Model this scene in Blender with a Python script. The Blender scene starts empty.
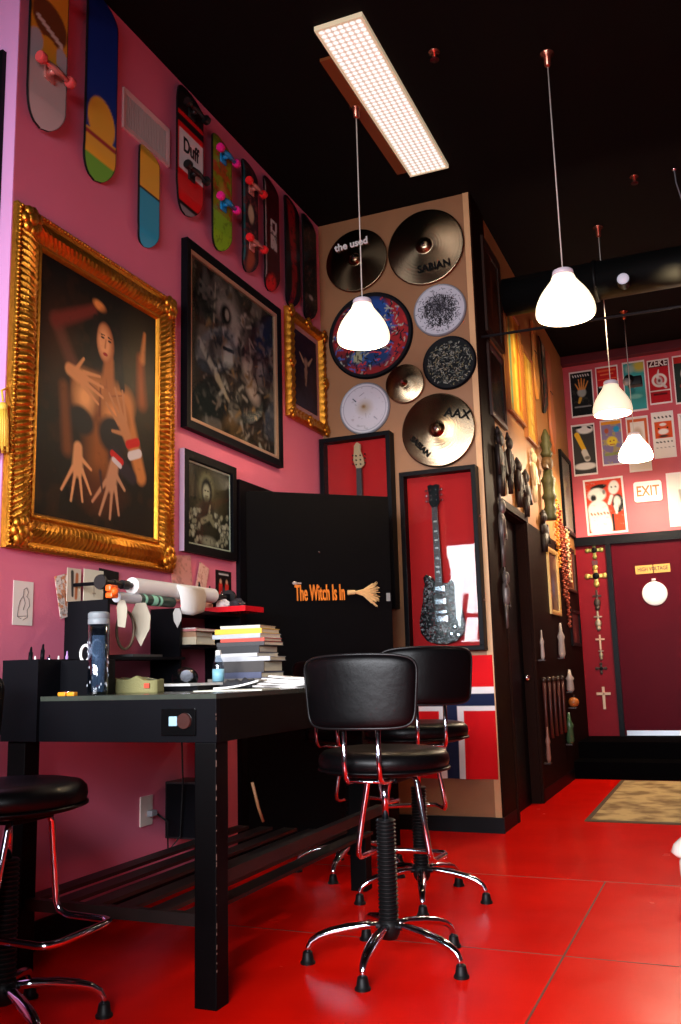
import bpy, bmesh, math, random
import numpy as np
from mathutils import Vector, Matrix
PI = math.pi
random.seed(7)
C = bpy.context.scene.collection
sc = bpy.context.scene

# ------------------------------------------------------------------ camera
cam_d = bpy.data.cameras.new('camera'); cam = bpy.data.objects.new('camera', cam_d); C.objects.link(cam)
cam_d.sensor_fit = 'HORIZONTAL'; cam_d.sensor_width = 36.0; cam_d.lens = 910.74 / 681 * 36
yaw, pit, rol = 0.39457624, 0.17256555, -0.0269949
_f = Vector((-math.sin(yaw)*math.cos(pit), math.cos(yaw)*math.cos(pit), math.sin(pit)))
_r = Vector((math.cos(yaw), math.sin(yaw), 0)); _u = _r.cross(_f)
_r2 = math.cos(rol)*_r + math.sin(rol)*_u; _u2 = -math.sin(rol)*_r + math.cos(rol)*_u
cam.matrix_world = Matrix(((_r2.x, _u2.x, -_f.x, 0), (_r2.y, _u2.y, -_f.y, 0), (_r2.z, _u2.z, -_f.z, 1.15), (0, 0, 0, 1)))
cam_d.clip_start = 0.05
sc.camera = cam

# ------------------------------------------------------------------ view, world, large lights
sc.view_settings.view_transform = 'Standard'; sc.view_settings.look = 'None'
sc.view_settings.exposure = 0.0; sc.view_settings.gamma = 1.0
sc.view_settings.use_curve_mapping = False
w = bpy.data.worlds.new('world'); sc.world = w; w.use_nodes = True
w.node_tree.nodes['Background'].inputs[0].default_value = (0.5, 0.6, 0.8, 1)
w.node_tree.nodes['Background'].inputs[1].default_value = 0.02

def area_light(name, loc, rot, sx, sy, energy, col):
    d = bpy.data.lights.new(name, 'AREA'); d.shape = 'RECTANGLE'; d.size = sx; d.size_y = sy
    d.energy = energy; d.color = col
    o = bpy.data.objects.new(name, d); C.objects.link(o); o.location = loc; o.rotation_euler = rot
    return o
# daylight through the storefront window behind the camera
wl = area_light('window_daylight', (-1.6, -2.35, 2.35), (PI/2-0.50, 0, 0), 5.4, 1.9, 600, (0.92, 0.94, 1.0))
wl.data.spread = math.radians(115)

# ------------------------------------------------------------------ helpers
def lin(c):
    c = np.array(c[:3], float) / 255.0
    return tuple(np.where(c <= 0.04045, c / 12.92, ((c + 0.055) / 1.055) ** 2.4))

MATS = {}
def mat(name, col, rough=0.5, metal=0.0, var=0.12, vs=6.0, bump=0.0, bs=60.0, emit=0.0, ecol=None, coat=0.0, spec=0.5, aniso=0.0):
    if name in MATS: return MATS[name]
    m = bpy.data.materials.new(name); m.use_nodes = True
    nt = m.node_tree; b = nt.nodes['Principled BSDF']
    c = lin(col)
    b.inputs['Roughness'].default_value = rough; b.inputs['Metallic'].default_value = metal
    b.inputs['Specular IOR Level'].default_value = spec
    b.inputs['Coat Weight'].default_value = coat
    tc = nt.nodes.new('ShaderNodeTexCoord')
    n = nt.nodes.new('ShaderNodeTexNoise'); n.inputs['Scale'].default_value = vs; n.inputs['Detail'].default_value = 4
    nt.links.new(tc.outputs['Object'], n.inputs['Vector'])
    mx = nt.nodes.new('ShaderNodeMix'); mx.data_type = 'RGBA'
    mx.inputs[6].default_value = (*[x*(1-var) for x in c], 1); mx.inputs[7].default_value = (*[min(1, x*(1+var)) for x in c], 1)
    nt.links.new(n.outputs['Fac'], mx.inputs[0]); nt.links.new(mx.outputs[2], b.inputs['Base Color'])
    if bump:
        n2 = nt.nodes.new('ShaderNodeTexNoise'); n2.inputs['Scale'].default_value = bs; n2.inputs['Detail'].default_value = 3
        nt.links.new(tc.outputs['Object'], n2.inputs['Vector'])
        bp = nt.nodes.new('ShaderNodeBump'); bp.inputs['Strength'].default_value = bump; bp.inputs['Distance'].default_value = 0.01
        nt.links.new(n2.outputs['Fac'], bp.inputs['Height']); nt.links.new(bp.outputs['Normal'], b.inputs['Normal'])
    if emit:
        b.inputs['Emission Color'].default_value = (*(lin(ecol) if ecol else c), 1); b.inputs['Emission Strength'].default_value = emit
    if aniso:
        b.inputs['Anisotropic'].default_value = aniso
        tg = nt.nodes.new('ShaderNodeTangent'); tg.direction_type = 'RADIAL'; tg.axis = 'Y'
        nt.links.new(tg.outputs[0], b.inputs['Tangent'])
    MATS[name] = m
    return m

def paint_mat(name, rough=0.5, bump=0.0, coat=0.0):
    if name in MATS: return MATS[name]
    m = bpy.data.materials.new(name); m.use_nodes = True
    nt = m.node_tree; b = nt.nodes['Principled BSDF']; b.inputs['Roughness'].default_value = rough
    b.inputs['Coat Weight'].default_value = coat; b.inputs['Specular IOR Level'].default_value = 0.12
    a = nt.nodes.new('ShaderNodeVertexColor'); a.layer_name = 'art'
    nt.links.new(a.outputs['Color'], b.inputs['Base Color'])
    MATS[name] = m
    return m

def glass_mat(name='clear_glass', tint=(235, 240, 240), refl=0.07, rough=0.02):
    if name in MATS: return MATS[name]
    m = bpy.data.materials.new(name); m.use_nodes = True
    nt = m.node_tree; nt.nodes.remove(nt.nodes['Principled BSDF'])
    out = nt.nodes['Material Output']
    t = nt.nodes.new('ShaderNodeBsdfTransparent'); t.inputs[0].default_value = (*lin(tint), 1)
    g = nt.nodes.new('ShaderNodeBsdfGlossy'); g.inputs['Roughness'].default_value = rough
    lw = nt.nodes.new('ShaderNodeLayerWeight'); lw.inputs[0].default_value = 0.5
    fr = nt.nodes.new('ShaderNodeMath'); fr.operation = 'POWER'; fr.inputs[1].default_value = 5.0; nt.links.new(lw.outputs['Facing'], fr.inputs[0])
    ad = nt.nodes.new('ShaderNodeMath'); ad.operation = 'ADD'; ad.inputs[1].default_value = refl
    if refl == 0.0: ad.inputs[0].default_value = 0.035; ad.inputs[1].default_value = 0
    else: nt.links.new(fr.outputs[0], ad.inputs[0])
    mx = nt.nodes.new('ShaderNodeMixShader')
    nt.links.new(ad.outputs[0], mx.inputs[0]); nt.links.new(t.outputs[0], mx.inputs[1]); nt.links.new(g.outputs[0], mx.inputs[2])
    nt.links.new(mx.outputs[0], out.inputs[0])
    MATS[name] = m
    return m

class MB:
    """collects shapes into one mesh"""
    def __init__(s): s.b = bmesh.new()
    def box(s, x0, x1, y0, y1, z0, z1, bev=0.0):
        r = bmesh.ops.create_cube(s.b, size=1.0)
        vs = r['verts']
        for v in vs:
            v.co = Vector(((x0+x1)/2 + v.co.x*(x1-x0), (y0+y1)/2 + v.co.y*(y1-y0), (z0+z1)/2 + v.co.z*(z1-z0)))
        if bev:
            es = list({e for v in vs for e in v.link_edges})
            bmesh.ops.bevel(s.b, geom=es, offset=bev, segments=2, affect='EDGES', profile=0.6)
        return s
    def faces_from(s, pts, quads):
        vs = [s.b.verts.new(p) for p in pts]
        for q in quads:
            try: s.b.faces.new([vs[i] for i in q])
            except ValueError: pass
        return vs
    def lathe(s, prof, o=(0, 0, 0), axis='z', n=24, sx=1.0, sy=1.0):
        rings = []
        for r, h in prof:
            ring = []
            for i in range(n):
                a = 2*PI*i/n
                p = (max(r, 1e-4)*math.cos(a)*sx, max(r, 1e-4)*math.sin(a)*sy, h)
                if axis == 'y': p = (p[0], h, p[1])
                elif axis == 'x': p = (h, p[0], p[1])
                ring.append(s.b.verts.new((p[0]+o[0], p[1]+o[1], p[2]+o[2])))
            rings.append(ring)
        for a, b in zip(rings, rings[1:]):
            for i in range(n):
                s.b.faces.new((a[i], a[(i+1) % n], b[(i+1) % n], b[i]))
        s.b.faces.new(rings[0]); s.b.faces.new(rings[-1])
        return s
    def tube(s, pts, r, n=10, flat=1.0, closed=False):
        pts = [Vector(p) for p in pts]; N = len(pts)
        rs = r if isinstance(r, (list, tuple)) else [r]*N
        up = Vector((0, 0, 1)); rings = []
        prev = None
        for i, p in enumerate(pts):
            if closed: t = (pts[(i+1) % N]-pts[i-1])
            else: t = (pts[min(i+1, N-1)]-pts[max(i-1, 0)])
            t.normalize()
            if prev is None:
                a = t.cross(up if abs(t.z) < 0.9 else Vector((1, 0, 0))).normalized()
            else:
                a = (prev - t*prev.dot(t)).normalized()
            prev = a; b = t.cross(a)
            rings.append([s.b.verts.new(p + (a*math.cos(2*PI*k/n)*rs[i] + b*math.sin(2*PI*k/n)*rs[i]*flat)) for k in range(n)])
        prs = list(zip(rings, rings[1:]))
        if closed: prs.append((rings[-1], rings[0]))
        for a, b in prs:
            for k in range(n):
                s.b.faces.new((a[k], a[(k+1) % n], b[(k+1) % n], b[k]))
        if not closed:
            s.b.faces.new(rings[0]); s.b.faces.new(rings[-1])
        return s
    def ball(s, c, rx, ry=None, rz=None, n=12, m=8):
        ry = ry or rx; rz = rz or rx
        prof = [(math.sin(PI*j/m), -math.cos(PI*j/m)) for j in range(m+1)]
        rings = []
        for r, h in prof:
            rings.append([s.b.verts.new((c[0]+max(r, .01)*rx*math.cos(2*PI*i/n), c[1]+max(r, .01)*ry*math.sin(2*PI*i/n), c[2]+h*rz)) for i in range(n)])
        for a, b in zip(rings, rings[1:]):
            for i in range(n): s.b.faces.new((a[i], a[(i+1) % n], b[(i+1) % n], b[i]))
        s.b.faces.new(rings[0]); s.b.faces.new(rings[-1])
        return s
    def prism(s, outline, y0, y1):
        """outline in (x, z), extruded along y"""
        a = [s.b.verts.new((x, y0, z)) for x, z in outline]; b = [s.b.verts.new((x, y1, z)) for x, z in outline]
        n = len(outline)
        s.b.faces.new(a); s.b.faces.new(b[::-1])
        for i in range(n): s.b.faces.new((a[i], b[i], b[(i+1) % n], a[(i+1) % n]))
        return s
    def frame(s, w, h, prof, ripple=0.0, rip_i=(), step=0.02, k=200.0):
        """mitred rectangular moulding, width w (x) height h (z), front at -y; prof = [(inset, depth)]"""
        corners = [(-w/2, h/2), (w/2, h/2), (w/2, -h/2), (-w/2, -h/2)]
        for ci in range(4):
            x0, z0 = corners[ci]; x1, z1 = corners[(ci+1) % 4]
            L = math.hypot(x1-x0, z1-z0); tx, tz = (x1-x0)/L, (z1-z0)/L; nx, nz = tz, -tx   # inward normal
            seg = max(1, int(L/step)) if ripple else 1
            rows = []
            for j in range(seg+1):
                row = []
                for q, (ins, dep) in enumerate(prof):
                    a = ins + (L-2*ins)*j/seg
                    d = dep
                    if ripple and q in rip_i: d += ripple*math.sin(a*k + (q % 2)*1.2)
                    row.append(s.b.verts.new((x0+tx*a+nx*ins, -d, z0+tz*a+nz*ins)))
                rows.append(row)
            for a, b in zip(rows, rows[1:]):
                for q in range(len(prof)-1): s.b.faces.new((a[q], a[q+1], b[q+1], b[q]))
        return s
    def xf(s, M): bmesh.ops.transform(s.b, matrix=M, verts=s.b.verts); return s
    def build(s, name, m, parent=None, smooth=False, loc=None, rot=None, bevel=0.0, sub=0):
        me = bpy.data.meshes.new(name)
        bmesh.ops.recalc_face_normals(s.b, faces=s.b.faces)
        s.b.to_mesh(me); s.b.free()
        me.materials.append(m)
        if smooth:
            for p in me.polygons: p.use_smooth = True
            if smooth == 'auto':
                try: me.set_sharp_from_angle(angle=math.radians(40))
                except Exception: pass
        o = bpy.data.objects.new(name, me); C.objects.link(o)
        if parent: o.parent = parent
        if loc: o.location = loc
        if rot: o.rotation_euler = rot
        if bevel:
            md = o.modifiers.new('bevel', 'BEVEL'); md.width = bevel; md.segments = 2; md.limit_method = 'ANGLE'
        if sub:
            md = o.modifiers.new('sub', 'SUBSURF'); md.levels = sub; md.render_levels = sub
        return o

def tag(o, label, cat, group=None, kind=None):
    o['label'] = label; o['category'] = cat
    if group: o['group'] = group
    if kind: o['kind'] = kind
    return o
def thing(name, label, cat, loc=(0, 0, 0), rot=0.0, group=None):
    o = bpy.data.objects.new(name, None); C.objects.link(o); o.empty_display_size = 0.05
    o.location = loc; o.rotation_euler = rot if isinstance(rot, tuple) else (0, 0, rot)
    return tag(o, label, cat, group)
def struct(o): o['kind'] = 'structure'; return o
def copy_tree(o, parent=None):
    c = o.copy(); C.objects.link(c); c.parent = parent
    for ch in list(o.children): copy_tree(ch, c)
    return c

def text(name, body, size, m, parent, loc, rot=(PI/2, 0, 0), ext=0.001, sx=1.0, align='CENTER', bold=0.0, shear=0.0):
    cu = bpy.data.curves.new(name, 'FONT'); cu.body = body; cu.size = size; cu.extrude = ext; cu.align_x = align; cu.align_y = 'CENTER'
    cu.offset = bold; cu.shear = shear
    t = bpy.data.objects.new(name, cu); C.objects.link(t)
    dg = bpy.context.evaluated_depsgraph_get(); dg.update()
    me = bpy.data.meshes.new_from_object(t.evaluated_get(dg))
    bpy.data.objects.remove(t); bpy.data.curves.remove(cu)
    me.materials.clear(); me.materials.append(m)
    o = bpy.data.objects.new(name, me); C.objects.link(o); o.parent = parent; o.location = loc; o.rotation_euler = rot; o.scale = (sx, 1, 1)
    return o

# ---- painter for pictures: u in 0..1 across, v downward in the same unit
_rs = np.random.RandomState(11)
def vnoise(u, v, s, seed):
    g = np.random.RandomState(seed).rand(64, 64)
    x = u*s + 3.1*seed % 17; y = v*s + 1.7*seed % 13
    xi = np.floor(x).astype(int); yi = np.floor(y).astype(int); fx = x-xi; fy = y-yi
    fx = fx*fx*(3-2*fx); fy = fy*fy*(3-2*fy)
    G = lambda a, b: g[b % 64, a % 64]
    return (G(xi, yi)*(1-fx)+G(xi+1, yi)*fx)*(1-fy) + (G(xi, yi+1)*(1-fx)+G(xi+1, yi+1)*fx)*fy
def paint(u, v, ops):
    col = np.zeros(u.shape+(3,))
    for k, op in enumerate(ops):
        t = op[0]
        if t == 'bg': col[:] = lin(op[1]); continue
        if t == 'e':
            _, x, y, rx, ry, a, c, so = op
            a = math.radians(a); du = u-x; dv = v-y
            p = (du*math.cos(a)+dv*math.sin(a))/rx; q = (-du*math.sin(a)+dv*math.cos(a))/ry
            al = np.clip((1-np.sqrt(p*p+q*q))/max(so, 1e-3), 0, 1)
        elif t == 'c':
            _, x0, y0, x1, y1, r0, r1, c, so = op
            L2 = (x1-x0)**2+(y1-y0)**2+1e-9
            s = np.clip(((u-x0)*(x1-x0)+(v-y0)*(y1-y0))/L2, 0, 1)
            d = np.hypot(u-x0-s*(x1-x0), v-y0-s*(y1-y0)); r = r0+(r1-r0)*s
            al = np.clip((1-d/r)/max(so, 1e-3), 0, 1)
        elif t == 'r':
            _, x0, y0, x1, y1, c = op
            al = ((u >= x0) & (u <= x1) & (v >= y0) & (v <= y1)).astype(float)
        elif t == 'n':
            _, s, th, c, amt = op
            al = np.clip((vnoise(u, v, s, k+3)*0.6+vnoise(u, v, s*2.3, k+9)*0.4-th)*8, 0, 1)*amt
        elif t == 'a':      # ring
            _, x, y, r, wd, c, so = op
            al = np.clip((1-np.abs(np.hypot(u-x, v-y)-r)/wd)/max(so, 1e-3), 0, 1)
        col = col*(1-al[..., None]) + np.array(lin(c))*al[..., None]
    return col
def set_art(me, col):
    a = me.color_attributes.new('art', 'FLOAT_COLOR', 'POINT')
    a.data.foreach_set('color', np.concatenate([col.reshape(-1, 3), np.ones((col.size//3, 1))], 1).ravel().astype(np.float32))
def canvas(name, w, h, ops, parent=None, y=0.0, res=60, m=None, thick=0.004, wave=0.0, z=0.0, x=0.0):
    """painted sheet in the xz plane facing -y, centred on the parent"""
    nx = res; ny = max(2, int(res*h/w))
    U, V = np.meshgrid(np.linspace(0, 1, nx), np.linspace(0, h/w, ny))
    X = (U-0.5)*w + x; Z = (h/w/2-V)*w + z
    Y = np.full_like(X, y)
    if wave: Y = y - wave*(0.5+0.5*np.sin(U*15+V*3))*(0.3+V) 
    n = nx*ny
    co = np.stack([X, Y, Z], -1).reshape(-1, 3)
    back = co.copy(); back[:, 1] += thick
    F = []
    for j in range(ny-1):
        for i in range(nx-1):
            a = j*nx+i; F.append((a, a+nx, a+nx+1, a+1))
    rim = [i for i in range(nx)] + [j*nx+nx-1 for j in range(1, ny)] + [(ny-1)*nx+i for i in range(nx-2, -1, -1)] + [j*nx for j in range(ny-2, 0, -1)]
    base = n; co2 = back[rim]
    for k in range(len(rim)):
        k2 = (k+1) % len(rim)
        F.append((rim[k], rim[k2], base+k2, base+k))
    if not wave: F.append(tuple(base+k for k in range(len(rim)))[::-1])
    me = bpy.data.meshes.new(name); me.from_pydata(np.concatenate([co, co2]).tolist(), [], F); me.update()
    col = paint(U, V, ops).reshape(-1, 3)
    set_art(me, np.concatenate([col, col[rim]]))
    me.materials.append(m or paint_mat('printed_paper', 0.55))
    o = bpy.data.objects.new(name, me); C.objects.link(o)
    if parent: o.parent = parent
    return o
def disc_art(name, r, ops, parent, y, m=None, nr=64, na=190, dome=0.0):
    rr = np.concatenate([[0.002], np.linspace(1/nr, 1, nr)])*r
    A = np.arange(na)*2*PI/na
    R_, A_ = np.meshgrid(rr, A, indexing='ij')
    X = R_*np.cos(A_); Z = R_*np.sin(A_)
    co = np.stack([X, np.full_like(X, y)-dome*(1-(R_/r)**2), Z], -1).reshape(-1, 3).tolist()
    F = [(i*na+k, i*na+(k+1) % na, (i+1)*na+(k+1) % na, (i+1)*na+k) for i in range(len(rr)-1) for k in range(na)] + [tuple(range(na))]
    me = bpy.data.meshes.new(name); me.from_pydata(co, [], F); me.update()
    set_art(me, paint(X/(2*r)+0.5, 0.5-Z/(2*r), ops).reshape(-1, 3))
    me.materials.append(m or paint_mat('printed_paper', 0.55))
    o = bpy.data.objects.new(name, me); C.objects.link(o); o.parent = parent
    return o

# ------------------------------------------------------------------ materials
PINK = mat('pink_wall_paint', (216, 110, 136), 0.55, var=0.06, vs=2.5, bump=0.08, bs=90)
TAN = mat('tan_wood_panel', (138, 93, 58), 0.55, var=0.14, vs=5, bump=0.05)
BLACKC = mat('black_ceiling_paint', (9, 7, 7), 0.8, spec=0.1)
BLACKP = mat('black_satin_paint', (10, 10, 14), 0.45, var=0.3, spec=0.07)
BLACKW = mat('black_wood_stain', (5, 4, 5), 0.5, var=0.4, vs=9, spec=0.07)
RUBBER = mat('black_rubber', (9, 9, 10), 0.5, spec=0.25)
VINYL = mat('black_vinyl', (5, 4, 5), 0.36, bump=0.10, bs=25, spec=0.16)
CHROME = mat('chrome', (212, 216, 228), 0.12, 1.0, var=0.03)
DARKRED = mat('dark_red_wall_paint', (116, 14, 28), 0.5, spec=0.1, var=0.08)
MAROON = mat('maroon_door_paint', (72, 6, 20), 0.4, var=0.08, spec=0.03)
GOLD = mat('gilt', (200, 132, 44), 0.40, 1.0, var=0.35, vs=30, bump=0.3, bs=120)
WHITE = mat('white_paper', (235, 230, 225), 0.6, var=0.03)
CASERED = mat('red_velvet', (205, 4, 14), 0.8, var=0.1)
GLASS = glass_mat()
BRASS = mat('cymbal_bronze', (150, 130, 104), 0.27, 1.0, var=0.18, vs=8, aniso=0.85)

# ------------------------------------------------------------------ setting
LX, CX, CY, FY, NY, ZC = -2.87, -1.57, 6.57, 11.0, 3.04, 4.85  # room planes, and most placements below, worked out from image pixels
def fx(x): return x*11.0/10.5  # fx, fz: far-wall positions scaled about the camera to a deeper wall
def fz(z): return 1.15+(z-1.15)*11.0/10.5

def floor_material():
    m = bpy.data.materials.new('red_glossy_floor'); m.use_nodes = True; nt = m.node_tree; b = nt.nodes['Principled BSDF']
    tc = nt.nodes.new('ShaderNodeTexCoord'); n = nt.nodes.new('ShaderNodeTexNoise'); n.inputs['Scale'].default_value = 1.6; n.inputs['Detail'].default_value = 6
    nt.links.new(tc.outputs['Object'], n.inputs['Vector'])
    r = nt.nodes.new('ShaderNodeValToRGB'); r.color_ramp.elements[0].position = 0.3; r.color_ramp.elements[1].position = 0.7
    r.color_ramp.elements[0].color = (*lin((214, 10, 3)), 1); r.color_ramp.elements[1].color = (*lin((236, 20, 5)), 1)
    nt.links.new(n.outputs['Fac'], r.inputs[0]); nt.links.new(r.outputs[0], b.inputs['Base Color'])
    n2 = nt.nodes.new('ShaderNodeTexNoise'); n2.inputs['Scale'].default_value = 5; nt.links.new(tc.outputs['Object'], n2.inputs['Vector'])
    mr = nt.nodes.new('ShaderNodeMapRange'); mr.inputs['To Min'].default_value = 0.20; mr.inputs['To Max'].default_value = 0.30
    nt.links.new(n2.outputs['Fac'], mr.inputs['Value']); nt.links.new(mr.outputs[0], b.inputs['Roughness'])
    b.inputs['Specular IOR Level'].default_value = 0.14
    return m
fl = MB().box(-5.6, 3.6, -2.3, 11.2, -0.1, 0).build('floor', floor_material()); struct(fl)
seam = mat('floor_seam_line', (96, 30, 16), 0.6)
sb = MB()
for y in (1.15, 2.55, 3.93, 5.28):
    sb.box(-2.8 if y > 3.1 else -5.4, 3.4, y-0.003, y+0.003, 0.0, 0.0012)
for x, y0, y1 in ((-0.72, -2, 5.28), (0.7, -2, 9.7)): sb.box(x-0.004, x+0.004, y0, y1, 0.0, 0.0012)
s = sb.build('trim_1', seam); struct(s)
struct(MB().box(-5.6, 3.6, -2.3, 11.2, ZC, ZC+0.1).build('ceiling', BLACKC))

def wall(name, boxes, m):
    b = MB()
    for q in boxes: b.box(*q)
    return struct(b.build(name, m))
# left pink wall with a doorway near the column
wall('wall_left', [(LX-0.15, LX, NY, 5.2, 0, ZC), (LX-0.15, LX, 5.2, 6.2, 2.36, ZC), (LX-0.15, LX, 6.2, CY, 0, ZC)], PINK)
wall('wall_left_near', [(-5.6, LX-0.001, NY-0.004, NY+0.15, 0, ZC)], mat('lavender_wall_paint', (196, 138, 186), 0.55, var=0.05))
wall('wall_far_left', [(-5.7, -5.6, -2.3, NY, 0, ZC)], PINK)
wall('wall_closet', [(-4.2, -4.1, 4.9, 6.57, 0, ZC), (-4.1, LX-0.15, 4.9, 5.0, 0, ZC)], BLACKP)
wall('wall_column', [(-4.2, CX, CY, CY+0.15, 0, ZC)], TAN)
CORR = mat('corridor_ochre_paint', (172, 118, 66), 0.55, var=0.15)
wall('wall_corridor', [(CX-0.15, CX-0.002, CY+0.15, 7.07, 0, ZC), (CX-0.15, CX, 7.07, 8.03, 2.41, ZC), (CX-0.15, CX, 8.03, FY, 0, ZC)], CORR)
wall('wall_far', [(CX-0.15, 3.6, FY, FY+0.15, fz(2.56), ZC)], mat('rose_wall_paint', (196, 72, 84), 0.5))
wall('wall_far_lower', [(CX-0.15, -1.215, FY, FY+0.15, 0, fz(2.5)), (-0.1, 3.6, FY, FY+0.15, 0, fz(2.5))], DARKRED)
wall('wall_right', [(3.5, 3.6, -2.3, FY, 0, ZC)], mat('dark_side_wall_paint', (70, 24, 30), 0.6))
wall('wall_rear', [(-5.6, -4.3, -2.3, -2.2, 0, ZC), (1.1, 3.5, -2.3, -2.2, 0, ZC), (-4.3, 1.1, -2.3, -2.2, 0, 1.25), (-4.3, 1.1, -2.3, -2.2, 3.4, ZC)], BLACKP)
wb = MB()
for x in (-4.3, -2.5, -0.7, 1.04): wb.box(x, x+0.06, -2.26, -2.2, 1.25, 3.4)
wb.box(-4.3, 1.1, -2.26, -2.2, 2.72, 2.78)
struct(MB().box(-5.5, -1.5, 1.0, 1.2, 0, 1.38).build('wall_added_light_block', BLACKP))  # unseen low wall, added to shade the floor and wall under the desk
for x, z, a, w_, l_ in ((-4.1, 2.0, .15, .09, .8), (-3.8, 2.0, .12, .09, .8), (-3.95, 2.02, 1.6, .08, .32), (-3.3, 2.3, .9, .1, .9), (-3.1, 1.9, -.6, .1, .8), (-4.0, 2.95, 1.57, .5, .9), (-3.2, 3.1, 1.5, .3, 1.2), (-2.1, 2.0, .4, .1, .8), (-1.6, 2.0, -.4, .1, .8)):  # unseen sign strips, added to break up the window's reflection in glass
    dx, dz = math.sin(a)*l_/2, math.cos(a)*l_/2; nx_, nz_ = math.cos(a)*w_/2, -math.sin(a)*w_/2
    wb.prism([(x-dx-nx_, z-dz-nz_), (x-dx+nx_, z-dz+nz_), (x+dx+nx_, z+dz+nz_), (x+dx-nx_, z+dz-nz_)], -2.25, -2.245)
struct(wb.build('window_1', mat('window_frame_and_strips_grey', (60, 62, 66), 0.4)))
# baseboards, corner strip
struct(MB().box(LX, CX+0.02, CY-0.02, CY, 0, 0.105).build('baseboard_column', mat('baseboard_blue_black', (12, 15, 20), 0.5, spec=0.2)))
struct(MB().box(CX, CX+0.015, CY, 7.0, 0, 0.105).box(CX, CX+0.015, 8.1, 9.78, 0, 0.105).build('baseboard_corridor', BLACKP))
struct(MB().box(LX, LX+0.015, NY, 5.1, 0, 0.12).build('baseboard_left', BLACKP))
# dark brown corner post of the column side
struct(MB().box(CX, CX+0.012, CY, 7.0, 0.105, ZC).build('trim_2', mat('dark_brown_wood', (30, 15, 9), 0.6, var=0.3, spec=0.03)))
struct(MB().box(CX-0.045, CX+0.001, CY-0.006, CY, 0.105, ZC).build('trim_3', mat('pale_corner_bead', (196, 150, 104), 0.5)))
# corridor doorway with a black door set back in it
dd = MB().box(CX-0.13, CX-0.08, 7.09, 8.0, 0.0, 2.385).build('door_1', BLACKP); struct(dd)
MB().ball((CX-0.05, 7.95, 1.05), 0.03).build('door_handle', CHROME, dd, True)
struct(MB().box(CX, CX+0.02, 7.01, 7.07, 0, 2.47).box(CX, CX+0.02, 8.03, 8.09, 0, 2.47).box(CX, CX+0.02, 7.07, 8.03, 2.41, 2.47).box(CX-0.15, CX, 8.012, 8.032, 0, 2.41).box(CX-0.15, CX, 7.068, 8.012, 2.395, 2.412).build('trim_4', mat('brown_door_casing', (34, 16, 11), 0.6, spec=0.04)))
# doorway casing on the pink wall
struct(MB().box(LX, LX+0.03, 5.12, 5.2, 0, 2.40).box(LX, LX+0.03, 5.2, 6.28, 2.33, 2.40).box(LX, LX+0.03, 6.2, 6.28, 0, 2.33).build('trim_5', BLACKP))
# landing with two steps, door casing, far door
struct(MB().box(CX, 3.5, 9.78, FY, 0, 0.17).box(CX, 3.5, 10.15, FY, 0.17, 0.338).build('floor_landing', mat('black_carpet', (4, 3, 4), 0.95, spec=0.02)))
zt = fz(2.5)
cas = MB().box(-1.22, -1.16, FY-0.05, FY, 0.338, zt).box(CX, 3.5, FY-0.06, FY, zt-0.04, fz(2.56)).build('trim_6', mat('blue_black_casing', (7, 8, 13), 0.35, spec=0.08)); struct(cas)
fd = MB().box(-1.16, -0.1, FY-0.01, FY+0.04, 0.345, zt-0.04).build('door_2', MAROON); struct(fd)
MB().box(-1.14, -0.12, FY-0.03, FY-0.01, 0.345, 0.40).build('kick_plate', mat('steel_kick_plate', (190, 195, 205), 0.3, 0.7), fd)
# dark crimson beam above the posters, added ceiling strip coloured as the fixture's light
struct(MB().box(CX, 3.5, FY-0.12, FY, 4.75, 4.85).build('trim_7', mat('dark_crimson_beam', (88, 16, 28), 0.5)))
struct(MB().box(-1.98, -1.905, 4.62, 6.05, 4.83, 4.85).build('trim_8', mat('brown_lamplight_strip', (120, 62, 20), 0.5)))  # brown tone stands in for light beside the fluorescent fixture
# air vent on the pink wall
v = thing('wall_vent', 'white louvred air vent high on the pink wall between two skateboards', 'vent', (LX, 4.08, 4.31), PI/2)
MB().frame(0.46, 0.25, [(0, 0), (0, 0.014), (0.03, 0.01), (0.03, 0)]).build('vent_frame', mat('vent_pinkish_white', (205, 172, 168), 0.5), v)
b = MB()
for i in range(24): b.box(-0.195+i*0.0165, -0.188+i*0.0165, -0.010, -0.002, -0.095, 0.095)
b.build('slat', mat('vent_slat_grey', (180, 165, 160), 0.5), v)
MB().box(-0.2, 0.2, -0.002, 0.0, -0.1, 0.1).build('vent_backing', mat('vent_dark', (50, 38, 40), 0.8), v)

# ------------------------------------------------------------------ pictures on the pink wall
def hand_ops(x, y, ang, L, c, spread=16, wrist=None):
    """painted hand: wrist at x,y, fingers along ang (deg, 0 = down)"""
    o = []
    a = math.radians(ang); px, py = x+math.sin(a)*L*0.45, y+math.cos(a)*L*0.45
    o.append(('c', x, y, px, py, L*0.17, L*0.22, c, 0.4))
    for k, f in enumerate((-1.5, -0.5, 0.5, 1.5)):
        b = a+math.radians(f*spread)
        ll = L*(0.62, 0.72, 0.68, 0.55)[k]
        sx, sy = px+math.cos(a)*f*L*0.1, py-math.sin(a)*f*L*0.1
        o.append(('c', sx, sy, sx+math.sin(b)*ll, sy+math.cos(b)*ll, L*0.065, L*0.04, c, 0.5))
    b = a+math.radians(62)
    o.append(('c', x+math.sin(a)*L*.15, y+math.cos(a)*L*.15, x+math.sin(a)*L*.15+math.sin(b)*L*0.5, y+math.cos(a)*L*.15+math.cos(b)*L*0.5, L*0.08, L*0.045, c, 0.5))
    return o
SK = (222, 140, 70); SKD = (150, 84, 40); SKT = (92, 50, 34)
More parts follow.
